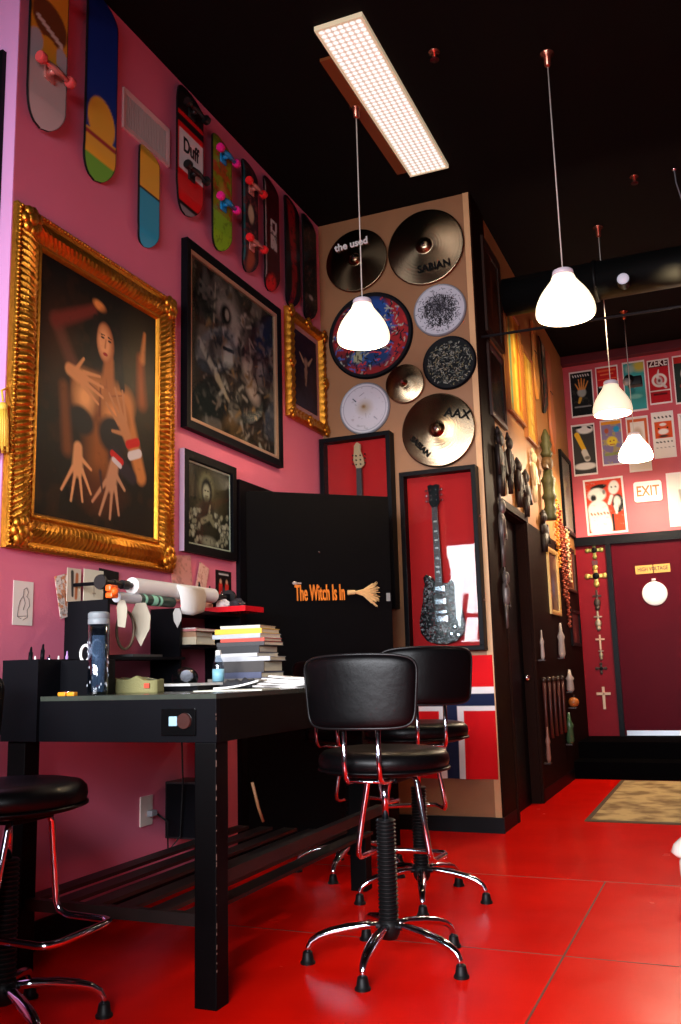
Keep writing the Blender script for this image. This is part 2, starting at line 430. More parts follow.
ops = [('bg', (13, 8, 8)), ('e', 0.5, 0.45, 0.55, 0.50, 0, (24, 14, 6), 1.0), ('e', 0.84, 0.38, 0.26, 0.50, 0, (58, 44, 12), 1.0), ('e', 0.14, 0.42, 0.24, 0.36, 0, (58, 30, 12), 1.0), ('n', 9, 0.62, (64, 34, 12), 0.25),
       ('c', 0.30, 0.56, 0.13, 0.32, 0.07, 0.06, SKT, 0.7), ('c', 0.13, 0.32, 0.42, 0.16, 0.06, 0.045, (110, 40, 30), 0.7), ('e', 0.47, 0.12, 0.07, 0.035, 10, SK, 0.5),
       ('c', 0.86, 0.55, 0.84, 0.3, 0.07, 0.05, (150, 76, 30), 0.9), ('c', 0.86, 0.3, 0.88, 0.14, 0.04, 0.02, (190, 120, 60), 0.8),
       ('c', 0.70, 0.62, 0.86, 0.98, 0.085, 0.06, (190, 120, 60), 0.5),
       ('c', 0.49, 0.66, 0.50, 0.98, 0.20, 0.16, (140, 80, 34), 0.8), ('e', 0.50, 1.12, 0.26, 0.16, 0, (88, 42, 18), 1.0),
       ('c', 0.36, 0.60, 0.70, 0.60, 0.12, 0.12, (198, 126, 64), 0.6), ('e', 0.37, 0.67, 0.14, 0.15, 0, (120, 66, 28), 0.4), ('e', 0.365, 0.655, 0.12, 0.13, 0, (236, 168, 100), 0.8), ('e', 0.60, 0.71, 0.17, 0.16, 0, (112, 58, 24), 0.4), ('e', 0.60, 0.69, 0.14, 0.13, 0, (224, 148, 80), 0.8), ('c', 0.49, 0.55, 0.485, 0.72, 0.012, 0.02, (110, 56, 24), 0.9), ('c', 0.40, 0.57, 0.50, 0.60, 0.008, 0.005, (140, 80, 40), 0.8), ('c', 0.58, 0.59, 0.68, 0.56, 0.008, 0.005, (140, 80, 40), 0.8),
       ('e', 0.545, 0.30, 0.135, 0.21, 0, (16, 7, 6), 0.3), ('c', 0.62, 0.3, 0.68, 0.52, 0.06, 0.03, (16, 7, 6), 0.5), ('c', 0.56, 0.4, 0.55, 0.54, 0.05, 0.075, (176, 108, 56), 0.5),
       ('e', 0.525, 0.31, 0.080, 0.122, -6, (176, 104, 58), 0.2), ('e', 0.515, 0.31, 0.070, 0.108, -6, (232, 166, 108), 0.5), ('e', 0.50, 0.285, 0.018, 0.008, 0, (36, 16, 12), 0.3), ('e', 0.56, 0.29, 0.018, 0.008, 0, (36, 16, 12), 0.3), ('c', 0.49, 0.27, 0.515, 0.268, 0.005, 0.003, (50, 22, 14), 0.3), ('c', 0.548, 0.27, 0.575, 0.274, 0.005, 0.003, (50, 22, 14), 0.3), ('c', 0.528, 0.29, 0.522, 0.335, 0.006, 0.01, (190, 118, 70), 0.6), ('e', 0.525, 0.372, 0.024, 0.011, 0, (160, 30, 28), 0.3), ('c', 0.44, 0.2, 0.42, 0.42, 0.03, 0.02, (26, 12, 10), 0.5), ('c', 0.63, 0.2, 0.655, 0.44, 0.035, 0.02, (26, 12, 10), 0.5),
       ('e', 0.34, 0.78, 0.12, 0.085, 10, (22, 18, 22), 0.3), ('e', 0.60, 0.80, 0.14, 0.12, 0, (24, 20, 24), 0.3),
       ('c', 0.20, 0.64, 0.24, 0.95, 0.05, 0.06, (112, 62, 30), 0.8), ('c', 0.62, 0.92, 0.78, 1.0, 0.07, 0.05, (40, 30, 40), 0.5)]
ops += [('n', 26, 0.72, (60, 30, 20), 0.18)]
ops += hand_ops(0.24, 0.54, 80, 0.24, (214, 148, 90), 11) + hand_ops(0.32, 0.93, 0, 0.24, (216, 152, 98), 22)
ops += hand_ops(0.62, 0.95, -14, 0.27, (190, 136, 98), 18) + hand_ops(0.74, 0.80, 212, 0.25, (190, 128, 80), 13)
ops += [('c', 0.74, 0.82, 0.82, 0.79, 0.028, 0.028, (196, 26, 24), 0.2), ('c', 0.76, 0.88, 0.84, 0.85, 0.028, 0.028, (215, 205, 200), 0.2), ('c', 0.60, 0.90, 0.68, 0.93, 0.022, 0.022, (196, 26, 24), 0.2), ('c', 0.61, 0.93, 0.67, 0.955, 0.016, 0.016, (215, 205, 200), 0.2), ('c', 0.5, 1.02, 0.52, 1.12, 0.02, 0.01, (60, 40, 40), 0.8)]
p = thing('framed_painting', 'large painting of a dark-haired woman with many hands in a wide ornate gold frame', 'painting', (LX+0.002, 3.695, 2.527), PI/2)
prof = [(0, 0), (0, 0.026), (0.012, 0.036), (0.028, 0.026), (0.04, 0.024), (0.066, 0.048), (0.096, 0.055), (0.124, 0.046), (0.145, 0.024), (0.155, 0.034), (0.165, 0.034), (0.178, 0.018), (0.178, 0.0)]
MB().frame(1.31, 1.62, prof, ripple=0.006, rip_i=(5, 6, 7), step=0.006, k=200).build('gold_frame', GOLD, p, 'auto')
for sx in (-1, 1):
    for sz in (-1, 1):
        b = MB()
        for k in range(7):
            a = k*0.9; b.ball((sx*(0.655-0.075+0.04*math.cos(a)), -0.048-0.004*(k % 2), sz*(0.81-0.075+0.045*math.sin(a))), 0.026, 0.02, 0.03, 8, 6)
        b.ball((sx*0.585, -0.058, sz*0.74), 0.035, 0.02, 0.035, 8, 6)
        b.build('corner_ornament', GOLD, p, True)
b = MB()
for z in (-0.805, 0.805):
    n = 60
    for k in range(n): b.ball((-0.63+1.26*k/(n-1), -0.032, z*0.988), 0.009, 0.012, 0.009, 6, 4)
for x in (-0.64, 0.64):
    n = 74
    for k in range(n): b.ball((x, -0.032, -0.78+1.56*k/(n-1)), 0.009, 0.012, 0.009, 6, 4)
b.build('beading', GOLD, p, True)
canvas('painted_canvas', 0.975, 1.285, ops, p, -0.016, 210, paint_mat('oil_painting', 0.5))
# the big dark fantasy print
ops = [('bg', (16, 13, 14)), ('e', 0.52, 0.38, 0.6, 0.55, 0, (52, 44, 44), 1), ('n', 7, 0.55, (84, 70, 64), 0.7), ('n', 12, 0.62, (20, 16, 18), 0.9), ('e', 0.5, 0.98, 0.55, 0.2, 0, (112, 78, 42), 0.9), ('n', 10, 0.6, (60, 44, 34), 0.5),
       ('e', 0.45, 0.22, 0.24, 0.16, 20, (176, 156, 148), 0.7), ('e', 0.40, 0.23, 0.08, 0.09, 0, (18, 14, 16), 0.4), ('e', 0.42, 0.22, 0.035, 0.05, 0, (170, 156, 140), 0.5), ('c', 0.62, 0.12, 0.52, 0.33, 0.03, 0.05, (204, 182, 172), 0.7),
       ('c', 0.28, 0.06, 0.26, 0.3, 0.008, 0.014, (160, 146, 130), 0.5), ('c', 0.1, 0.46, 0.3, 0.62, 0.03, 0.035, (176, 156, 142), 0.6), ('c', 0.3, 0.62, 0.42, 0.72, 0.035, 0.02, (180, 154, 130), 0.6),
       ('e', 0.42, 0.46, 0.09, 0.11, 0, (206, 192, 184), 0.5), ('c', 0.37, 0.42, 0.48, 0.41, 0.014, 0.014, (14, 12, 14), 0.3), ('e', 0.42, 0.5, 0.035, 0.025, 0, (20, 14, 16), 0.4), ('c', 0.55, 0.35, 0.5, 0.55, 0.03, 0.04, (110, 98, 98), 0.6),
       ('e', 0.66, 0.45, 0.1, 0.1, 0, (216, 188, 172), 0.6), ('e', 0.72, 0.58, 0.12, 0.09, 30, (210, 174, 160), 0.6), ('e', 0.82, 0.42, 0.09, 0.12, 0, (150, 130, 130), 0.7), ('n', 16, 0.62, (18, 15, 20), 0.8), ('e', 0.84, 0.2, 0.1, 0.12, 0, (26, 26, 44), 0.6),
       ('e', 0.22, 0.8, 0.22, 0.13, 0, (20, 22, 22), 0.5), ('c', 0.15, 0.92, 0.34, 0.98, 0.03, 0.05, (70, 66, 64), 0.6), ('c', 0.62, 0.95, 0.78, 1.08, 0.06, 0.04, (130, 116, 104), 0.7), ('c', 0.80, 0.9, 0.86, 0.98, 0.02, 0.03, (190, 180, 170), 0.6), ('e', 0.45, 0.84, 0.1, 0.07, 0, (110, 80, 50), 0.8), ('e', 0.86, 1.1, 0.12, 0.1, 0, (52, 50, 60), 0.6), ('c', 0.5, 1.16, 0.66, 1.2, 0.014, 0.014, (190, 110, 30), 0.6)]
p = thing('framed_print', 'large dark monochrome fantasy print in a wide black frame below the skateboards', 'picture', (LX+0.002, 5.10, 3.195), PI/2)
MB().frame(1.28, 1.2, [(0, 0), (0, 0.045), (0.05, 0.04), (0.055, 0.034), (0.055, 0.006)]).build('black_frame', BLACKP, p)
MB().frame(1.17, 1.09, [(0, 0.006), (0, 0.036), (0.022, 0.03), (0.022, 0.004)]).build('inner_fillet', mat('champagne_fillet', (190, 150, 120), 0.35, 0.6), p)
R2_ = random.Random(21)
ops += [('n', 6, .6, (170, 150, 140), .35), ('n', 15, .66, (190, 172, 160), .3), ('n', 13, .62, (12, 10, 12), .7)]
for k in range(190):
    x_, y_ = R2_.gauss(.55, .22), R2_.gauss(.52, .22); a_ = R2_.random()*PI; l_ = R2_.uniform(.01, .07)
    ops.append(('c', x_, y_, x_+l_*math.cos(a_), y_+l_*math.sin(a_), R2_.uniform(.01, .032), R2_.uniform(.004, .02), R2_.choice([(176, 158, 148), (20, 17, 19), (130, 108, 96), (14, 12, 14), (110, 80, 54), (30, 30, 46), (150, 110, 70), (60, 50, 48)]), 1.0))
ops += [('e', 0.45, 0.20, 0.17, 0.10, 20, (186, 170, 160), 0.6), ('e', 0.40, 0.21, 0.075, 0.08, 0, (14, 10, 12), 0.4), ('e', 0.41, 0.205, 0.03, 0.042, 0, (190, 176, 160), 0.5), ('e', 0.42, 0.45, 0.07, 0.09, 0, (200, 186, 176), 0.6), ('c', 0.37, 0.42, 0.48, 0.41, 0.014, 0.014, (14, 12, 14), 0.3), ('c', 0.04, .1, .04, .9, .07, .07, (14, 12, 13), .8)]
canvas('print', 1.135, 1.055, ops, p, -0.012, 180, paint_mat('satin_print', 0.4))
MB().box(-0.565, 0.565, -0.022, -0.020, -0.525, 0.525).build('glass_pane', glass_mat('picture_glass', refl=0.0, rough=0.05), p)
# sepia devotional photograph
ops = [('bg', (44, 38, 28)), ('e', 0.5, 0.4, 0.5, 0.6, 0, (112, 98, 66), 1), ('c', 0.2, 0.12, 0.2, 0.5, 0.05, 0.05, (30, 26, 20), 0.9), ('e', 0.45, 0.3, 0.2, 0.26, 0, (196, 184, 140), 0.8),
       ('e', 0.46, 0.36, 0.145, 0.24, 0, (22, 18, 15), 0.3), ('e', 0.455, 0.38, 0.095, 0.155, 0, (216, 206, 176), 0.4), ('c', 0.42, 0.35, 0.44, 0.35, 0.012, 0.012, (40, 32, 26), .4), ('c', 0.48, 0.35, 0.5, 0.35, 0.012, 0.012, (40, 32, 26), .4), ('c', 0.43, 0.43, 0.48, 0.43, 0.01, 0.01, (110, 40, 34), .4),
       ('c', 0.45, 0.46, 0.46, 0.58, 0.04, 0.06, (170, 158, 126), 0.4), ('c', 0.30, 0.68, 0.64, 0.68, 0.12, 0.12, (96, 84, 66), 0.5), ('c', 0.47, 0.66, 0.47, 1.0, 0.2, 0.24, (60, 52, 40), 0.5),
       ('c', 0.36, 0.82, 0.56, 0.72, 0.05, 0.04, (176, 162, 130), 0.5), ('c', 0.62, 0.82, 0.5, 0.72, 0.05, 0.035, (160, 148, 118), 0.5), ('c', 0.52, 0.66, 0.54, 0.56, 0.03, 0.02, (180, 168, 138), .5)]
for k in range(70):
    a = random.random(); x = 0.02+0.30*random.random() if k % 2 else 0.66+0.32*random.random(); y = 0.66+0.48*a
    g = random.choice([(214, 206, 184), (170, 162, 138), (196, 186, 160)])
    ops += [('e', x+.012, y+.015, 0.05, 0.05, 0, (50, 42, 32), 0.5), ('e', x, y, 0.045, 0.045, 30*k, g, 0.5)]
ops += [('e', 0.5, 1.1, 0.22, 0.1, 0, (180, 170, 146), 0.6), ('n', 22, 0.68, (24, 20, 16), 0.6)]
ops = [o if o[0] in ('bg', 'n') else ((o[0], o[1], o[2]*.8, o[3], o[4]*.8)+o[5:] if o[0] == 'e' else (o[0], o[1], o[2]*.8, o[3], o[4]*.8)+o[5:]) for o in ops]
p = thing('framed_photograph', 'sepia photograph of a dark-haired woman amid white flowers in a black frame', 'picture', (LX+0.002, 4.765, 2.16), PI/2)
MB().frame(0.62, 0.61, [(0, 0), (0, 0.032), (0.05, 0.032), (0.05, 0.006)]).build('black_frame', BLACKP, p)
MB().box(-0.314, -0.309, -0.032, 0, -0.305, 0.305).build('frame_edge', mat('pale_lavender_edge', (190, 170, 195), 0.4), p)
MB().frame(0.53, 0.50, [(0, 0.0), (0, 0.012), (0.009, 0.012), (0.009, 0)]).build('mount', mat('ivory_mount', (220, 214, 190), 0.6), p)
canvas('photograph', 0.52, 0.49*1.0, [('bg', (0, 0, 0))]+[o if o[0] == 'bg' else o for o in ops], p, -0.007, 110, paint_mat('satin_print', 0.4))
MB().box(-0.262, 0.262, -0.022, -0.020, -0.255, 0.255).build('glass_pane', MATS['picture_glass'], p)
# cow skull picture
ops = [('bg', (26, 20, 36)), ('n', 5, 0.55, (40, 30, 48), 0.8), ('c', 0.5, 0.55, 0.5, 0.7, 0.12, 0.1, (150, 120, 100), 0.6), ('c', 0.5, 0.7, 0.48, 1.0, 0.10, 0.05, (142, 112, 92), 0.6), ('c', 0.38, 0.55, 0.22, 0.42, 0.05, 0.02, (170, 140, 110), 0.5), ('c', 0.62, 0.55, 0.8, 0.38, 0.05, 0.02, (170, 140, 110), 0.5), ('e', 0.42, 0.65, 0.035, 0.045, 0, (30, 20, 26), 0.4), ('e', 0.58, 0.64, 0.035, 0.045, 0, (30, 20, 26), 0.4), ('c', 0.46, 0.9, 0.45, 0.97, 0.018, 0.012, (50, 32, 30), 0.5), ('n', 14, 0.66, (40, 24, 30), 0.5)]
p = thing('framed_drawing', 'horned cow skull drawing in an ornate narrow gold frame nearest the cymbals', 'picture', (LX+0.002, 6.215, 3.455), PI/2)
MB().frame(0.68, 0.86, [(0, 0), (0, 0.03), (0.015, 0.05), (0.05, 0.045), (0.07, 0.055), (0.085, 0.03), (0.085, 0.0)], ripple=0.004, rip_i=(2, 3, 4), step=0.010, k=110).build('gold_frame', GOLD, p, 'auto')
for sx in (-1, 0, 1):
    for sz in (-1, 0, 1):
        if sx or sz:
            b = MB()
            for k in range(4): b.ball((sx*0.31+0.025*math.cos(k*1.6), -0.052, sz*0.40+0.025*math.sin(k*1.6)), 0.026, 0.018, 0.026, 8, 6)
            b.build('corner_ornament', GOLD, p, True)
MB().box(-0.26, 0.26, -0.014, -0.004, -0.345, 0.345).build('mount', mat('pale_pink_mount', (178, 128, 120), 0.6), p)
canvas('drawing', 0.40, 0.60, ops, p, -0.02, 60, paint_mat('satin_print', 0.4))
# nude sketch sheet near the corner
p = thing('line_drawing', 'small white sheet with an ink line drawing taped beside the wall corner', 'drawing', (LX, 3.19, 1.483), PI/2)
canvas('paper_sheet', 0.125, 0.195, [('bg', (226, 214, 204))], p, -0.004, 20, thick=0.002)
b = MB()
for pts in ([(.02, .07), (.03, .05), (.02, .03), (.035, .02), (.04, -.01), (.025, -.03), (.03, -.06), (.0, -.075)], [(.02, .07), (.0, .06), (.0, .035), (-.02, .01), (-.03, -.02), (-.035, -.06), (-.01, -.07)], [(-.035, -.06), (.03, -.055)], [(.0, .03), (.012, .0), (.0, -.03)]):
    b.tube([(x, -0.005, z) for x, z in pts], 0.0011, 4)
b.build('ink_line', mat('black_ink', (30, 26, 28), 0.6), p)
# dark frame on the near face, and the tassel hanging at the corner
p = thing('framed_mirror', 'black edged frame cut off by the left edge, high on the lavender wall', 'picture', (-3.28, NY, 3.35))
MB().frame(0.68, 1.55, [(0, 0), (0, 0.03), (0.05, 0.03), (0.05, 0)]).build('black_frame', BLACKP, p)
MB().box(-0.3, 0.3, -0.01, -0.002, -0.73, 0.73).build('picture_panel', BLACKW, p)
p = thing('gold_tassel', 'fringed golden tassel hanging beside the left edge of the big gold frame', 'tassel', (-2.845, 3.0, 2.36))
YEL = mat('golden_thread', (226, 176, 60), 0.55, bump=0.3, bs=200)
MB().ball((0, 0, -0.03), 0.022, 0.022, 0.026).tube([(0, 0, 0), (-0.01, 0.0, 0.05), (-0.02, 0.05, 0.08)], 0.005, 6).build('knot', YEL, p, True)
b = MB()
for k in range(16):
    a = k*PI/8; b.tube([(0.014*math.cos(a), 0.014*math.sin(a), -0.04), (0.024*math.cos(a), 0.02*math.sin(a), -0.1), (0.03*math.cos(a), 0.022*math.sin(a), -0.21-0.01*(k % 3))], 0.0065, 5)
b.build('fringe', YEL, p, True)
p2 = thing('gold_tassel', 'second golden tassel left of the first, half out of the picture', 'tassel', (-2.905, 2.985, 2.33))
for ch in list(p.children):
    c = ch.copy(); C.objects.link(c); c.parent = p2

# ------------------------------------------------------------------ skateboards on the pink wall
def deck_outline(L, W, n=12, taper=0.0):
    pts = []
    for s in (1, -1):
        for k in range(n+1):
            a = PI*k/n
            ww = W/2*(1-taper*(1 if s < 0 else 0))
            pts.append((s*ww*math.cos(a), s*(L/2-W*0.55)+s*W*0.55*math.sin(a)))
    return pts
def skateboard(label, yc, z0, z1, W, ops, trucks=None, wheelc=None, group=None, off=0.07, tilt=0.0):
    L = z1-z0
    p = thing('skateboard', label, 'skateboard', (LX+off, yc, (z0+z1)/2), (0, tilt, PI/2) if not tilt else PI/2, group)
    if tilt: p.rotation_euler = (0, 0, PI/2)
    out = deck_outline(L, W)
    # deck: outline grid, kicked nose and tail, art on the outward face
    nu, nv = 26, 90
    U, V = np.meshgrid(np.linspace(-1, 1, nu), np.linspace(-1, 1, nv))
    zz = V*L/2
    e = W*0.55; d = np.clip((np.abs(zz)-(L/2-e))/e, 0, 1)
    hw = W/2*np.sqrt(np.clip(1-d**2, 0.0004, 1))
    xx = U*hw
    kick = 0.035*np.clip((np.abs(zz)/(L/2)-0.72)/0.28, 0, 1)**1.5
    yy = 0.0+kick   # towards the wall at the ends
    co = np.stack([xx, yy, zz], -1).reshape(-1, 3); back = co.copy(); back[:, 1] += 0.012
    F = []
    N = nu*nv
    for j in range(nv-1):
        for i in range(nu-1):
            a = j*nu+i; F.append((a, a+1, a+nu+1, a+nu)); F.append((N+a, N+a+nu, N+a+nu+1, N+a+1))
    for j in range(nv-1):
        for i in (0, nu-1):
            a = j*nu+i; F.append((a, a+nu, N+a+nu, N+a))
    for i in range(nu-1):
        for j in (0, nv-1):
            a = j*nu+i; F.append((a, a+1, N+a+1, N+a))
    me = bpy.data.meshes.new('deck'); me.from_pydata(np.concatenate([co, back]).tolist(), [], F); me.update()
    u = xx/W+0.5; vv = (L/2-zz)/W
    col = paint(u, vv, ops)
    edge = (np.abs(U) > 0.93)
    col[edge] = lin((14, 12, 14))
    set_art(me, np.concatenate([col.reshape(-1, 3), np.full((N, 3), 0.01)]))
    bm = bmesh.new(); bm.from_mesh(me); bmesh.ops.recalc_face_normals(bm, faces=bm.faces); bm.to_mesh(me); bm.free()
    me.materials.append(paint_mat('deck_lacquer', 0.35))
    o = bpy.data.objects.new('deck', me); C.objects.link(o); o.parent = p
    if trucks:
        for tz in trucks:
            z = tz-(z0+z1)/2
            t = MB().box(-0.035, 0.035, -0.012, 0.0, z-0.045, z+0.045, 0.004).tube([(0, -0.01, z), (0, -0.04, z)], 0.018, 8).tube([(-0.085, -0.045, z), (0, -0.05, z), (0.085, -0.045, z)], [0.012, 0.018, 0.012], 8).build('truck', wheelc[1], p, True)
            for sx in (-1, 1):
                MB().lathe([(0.012, -0.018), (0.024, -0.018), (0.028, -0.012), (0.028, 0.012), (0.024, 0.018), (0.012, 0.018)], (sx*0.105, -0.048, z), 'x', 16).build('wheel', wheelc[0], t, 'auto')
    return p
WH_RED = mat('red_wheel', (214, 30, 34), 0.35); WH_BLK = mat('black_wheel', (12, 12, 12), 0.35); WH_PNK = mat('magenta_wheel', (214, 28, 120), 0.35)
T_STEEL = mat('pinkish_steel_truck', (205, 140, 130), 0.3, 0.5); T_BLUE = mat('blue_truck', (20, 130, 190), 0.35); T_BLK = mat('black_truck', (20, 20, 20), 0.4)
skateboard('skateboard with pale grey lower half, brown and yellow top and pinkish trucks', 3.17, 3.775, 4.70, 0.27,
           [('bg', (206, 148, 44)), ('r', 0, 1.9, 1, 4, (176, 168, 164)), ('e', 0.5, 1.35, 0.5, 0.42, 10, (106, 62, 34), 0.1), ('c', 0.2, 1.42, 0.82, 1.62, 0.055, 0.055, (198, 190, 176), 0.2), ('e', 0.5, 1.95, 0.28, 0.3, 0, (206, 148, 44), 0.1), ('e', 0.12, 2.0, 0.2, 0.35, 20, (168, 168, 172), 0.1), ('e', 0.9, 2.0, 0.2, 0.35, -20, (168, 168, 172), 0.1)],
           (4.56, 4.06), (mat('rose_wheel', (190, 70, 70), 0.35), T_STEEL))
skateboard('tall skateboard deck, deep blue above with yellow and green lower end', 3.61, 3.735, 4.84, 0.26,
           [('bg', (24, 50, 132)), ('e', 0.5, 3.0, 0.46, 0.55, 0, (222, 172, 50), 0.08), ('r', 0, 3.3, 1, 3.85, (222, 172, 50)), ('r', 0, 3.36, 1, 3.44, (150, 34, 40)), ('r', 0, 3.85, 1, 5, (104, 170, 62))], off=0.05)
skateboard('small skateboard deck with yellow top and turquoise body below the vent', 4.07, 3.565, 4.19, 0.20,
           [('bg', (222, 172, 50)), ('r', 0, 1.55, 1, 4, (52, 160, 190)), ('r', 0.0, 1.5, 1, 1.57, (30, 30, 36))], off=0.04)
sk = skateboard('red skateboard with a white lettered panel and black trucks', 4.46, 3.94, 4.80, 0.30,
           [('bg', (30, 22, 24)), ('r', 0, 0.75, 1, 2.9, (196, 24, 28)), ('r', 0, 0.85, 1, 1.0, (30, 22, 24)), ('r', 0.04, 1.15, 0.96, 2.05, (206, 200, 200)), ('r', 0, 2.75, 1, 4, (120, 116, 118)), ('r', 0, 2.68, 1, 2.76, (20, 18, 18))],
           (4.62, 4.2), (WH_BLK, T_BLK))
text('lettering', 'Duff', 0.135, MATS['black_wheel'], sk, (0, -0.002, -0.01), sx=0.75, bold=0.003, ext=0.0008)
skateboard('green and orange skateboard with magenta wheels on blue trucks', 4.85, 3.88, 4.70, 0.25,
           [('bg', (128, 140, 30)), ('n', 6, 0.5, (170, 60, 30), 0.9), ('r', 0, 2.35, 1, 5, (126, 176, 36)), ('n', 9, 0.62, (60, 80, 20), 0.5), ('e', 0.5, 1.8, 0.3, 0.45, 0, (196, 150, 60), 0.6)], (4.53, 4.19), (WH_PNK, T_BLUE))
skateboard('dark skateboard with teal edge, pale oval and red wheels', 5.24, 3.89, 4.73, 0.22,
           [('bg', (50, 34, 40)), ('r', 0, 0, 0.16, 5, (40, 110, 120)), ('n', 7, 0.58, (120, 60, 60), 0.7), ('e', 0.52, 1.9, 0.22, 0.36, 0, (190, 170, 140), 0.3), ('e', 0.52, 3.4, 0.3, 0.5, 0, (146, 70, 50), 0.5)], (4.50, 4.08), (WH_RED, T_STEEL))
skateboard('maroon skateboard with pale block lettering marks and a red lower tip', 5.61, 3.90, 4.80, 0.23,
           [('bg', (64, 14, 22)), ('r', 0, 0, 0.1, 5, (160, 150, 150)), ('r', 0.4, 1.5, 0.8, 2.0, (190, 180, 176)), ('r', 0.4, 2.05, 0.8, 2.55, (180, 170, 166)), ('r', 0.52, 1.6, 0.7, 1.85, (64, 14, 22)), ('e', 0.5, 3.8, 0.4, 0.5, 0, (190, 30, 30), 0.4), ('n', 9, 0.62, (24, 10, 14), 0.7)], off=0.05)
skateboard('black skateboard with a broad crimson flame streak, no trucks', 5.96, 3.91, 4.82, 0.25,
           [('bg', (20, 12, 18)), ('c', 0.4, 0.4, 0.6, 2.6, 0.3, 0.2, (130, 16, 26), 0.3), ('c', 0.6, 2.6, 0.4, 4.2, 0.22, 0.08, (120, 14, 24), 0.3), ('n', 8, 0.6, (12, 8, 12), 0.8)], off=0.05)
skateboard('black skateboard with small grey marks, nearest the cymbals', 6.28, 3.92, 4.82, 0.25,
           [('bg', (16, 12, 14)), ('n', 8, 0.64, (70, 56, 54), 0.8), ('e', 0.5, 2.9, 0.2, 0.1, 0, (150, 140, 130), 0.5), ('n', 14, 0.7, (110, 40, 40), 0.6)], off=0.05)

# ------------------------------------------------------------------ cymbals and drumheads on the column
def cymbal(label, x, z, r, dome, rot=0.0, group=None, words=()):
    p = thing('cymbal', label, 'cymbal', (x, CY-0.035, z), (0.0, rot, 0.0))
    prof = []
    for k in range(31):
        t = k/30; rr = r*t
        bell = 0.032*max(0, 1-(rr/(r*0.19))**2)**0.6 if rr < r*0.19 else 0
        bow = 0.028*(1-t**1.8)
        gr = 0.0004*math.sin(k*2.6)
        prof.append((max(rr, 0.006), -(bell+bow)+gr))
    b = MB()
    n = 72; rings = []
    for rr, h in prof: rings.append([b.b.verts.new((rr*math.cos(2*PI*i/n), h, rr*math.sin(2*PI*i/n))) for i in range(n)])
    r2 = [[b.b.verts.new((v.co.x, v.co.y+0.002, v.co.z)) for v in ring] for ring in rings]
    for R_ in (rings, r2):
        for a, c in zip(R_, R_[1:]):
            for i in range(n): b.b.faces.new((a[i], a[(i+1) % n], c[(i+1) % n], c[i]))
    for q in (0, -1):
        for i in range(n): b.b.faces.new((rings[q][i], rings[q][(i+1) % n], r2[q][(i+1) % n], r2[q][i]))
    b.build('bronze_plate', BRASS if not dome else dome, p, True)
    MB().lathe([(0.010, -0.066), (0.014, -0.062), (0.014, -0.052), (0.006, -0.052), (0.006, 0.03)], axis='y', n=10).build('mounting_bolt', CHROME, p, 'auto')
    for body, sz, m, tx, tz, ang in words:
        text('lettering', body, sz, m, p, (tx, -0.0235, tz), (PI/2, ang, 0), ext=0.006, bold=0.0016)
    return p
INK = mat('black_marker', (10, 9, 9), 0.7, spec=0.1); WINK = mat('white_marker', (235, 232, 230), 0.5)
BRASS2 = mat('dark_bronze', (112, 92, 70), 0.24, 1.0, var=0.2, vs=8, aniso=0.85)
cymbal('dark bronze cymbal with white lettering at the top left of the column', -2.522, 4.46, 0.268, BRASS2, 0, words=[('the used', 0.085, WINK, -0.03, 0.135, -0.06)])
cymbal('largest bronze cymbal with black lettering at the top right of the column', -1.93, 4.45, 0.315, None, 0, words=[('SABIAN', 0.08, INK, 0.07, -0.185, -0.06)])
cymbal('small plain bronze splash cymbal in the middle of the column', -2.148, 3.352, 0.158, None, 0)
cymbal('bronze cymbal with black scrawled letters just above the right guitar case', -1.895, 2.945, 0.29, None, 0, words=[('AAX', 0.10, INK, 0.165, 0.10, 0.25), ('SABIAN', 0.06, INK, -0.14, -0.12, 0.85)])
def drumhead(label, x, z, r, ops, hoop=None):
    p = thing('drumhead', label, 'drumhead', (x, CY-0.001, z))
    MB().lathe([(r, 0), (r, -0.018), (r-0.006, -0.024), (r-0.014, -0.022), (r-0.014, 0)], axis='y', n=64).build('hoop', hoop or BLACKP, p, 'auto')
    disc_art('skin', r-0.012, ops, p, -0.021 if True else 0, paint_mat('drum_skin', 0.45))
    return p
def scribbles(n, c1, rmax, w0, seed, cols=None):
    R_ = random.Random(seed); o = []
    for k in range(n):
        a = R_.random()*2*PI; r = rmax*math.sqrt(R_.random()); x, y = 0.5+r*math.cos(a), 0.5+r*math.sin(a)
        b = R_.random()*PI; l = 0.02+0.05*R_.random()
        o.append(('c', x, y, x+l*math.cos(b), y+l*math.sin(b), w0, w0*0.6, R_.choice(cols) if cols else c1, 0.3))
    return o
ring = [('a', 0.5, 0.5, 0.485, 0.02, (20, 18, 22), 0.2)]
o1 = [('bg', (30, 26, 36)), ('e', 0.8, 0.45, 0.3, 0.5, 20, (140, 34, 38), 0.3), ('e', 0.15, 0.4, 0.16, 0.4, 0, (120, 34, 38), 0.4), ('e', 0.5, 0.9, 0.45, 0.14, 0, (130, 34, 38), 0.4), ('e', 0.62, 0.3, 0.18, 0.3, -20, (36, 66, 130), 0.3), ('e', 0.5, 0.76, 0.3, 0.14, 0, (30, 54, 100), 0.3), ('e', 0.35, 0.74, 0.1, 0.09, 0, (140, 140, 110), 0.4)]
o1 += scribbles(330, None, 0.46, 0.010, 5, [(24, 20, 26), (40, 90, 160), (170, 46, 44), (150, 150, 140), (22, 20, 26), (20, 34, 60)]) + ring
drumhead('large black, red and blue painted drumhead behind the hanging lamp', -2.430, 3.805, 0.362, o1)
o2 = [('bg', (176, 176, 186)), ('e', 0.5, 0.42, 0.36, 0.3, 0, (100, 98, 106), 0.8)] + scribbles(480, (26, 24, 28), 0.33, 0.009, 8) + scribbles(260, (50, 50, 60), 0.45, 0.007, 9) + [('c', 0.5, 0.7, 0.5, 0.85, 0.03, 0.01, (26, 24, 28), 0.3)]
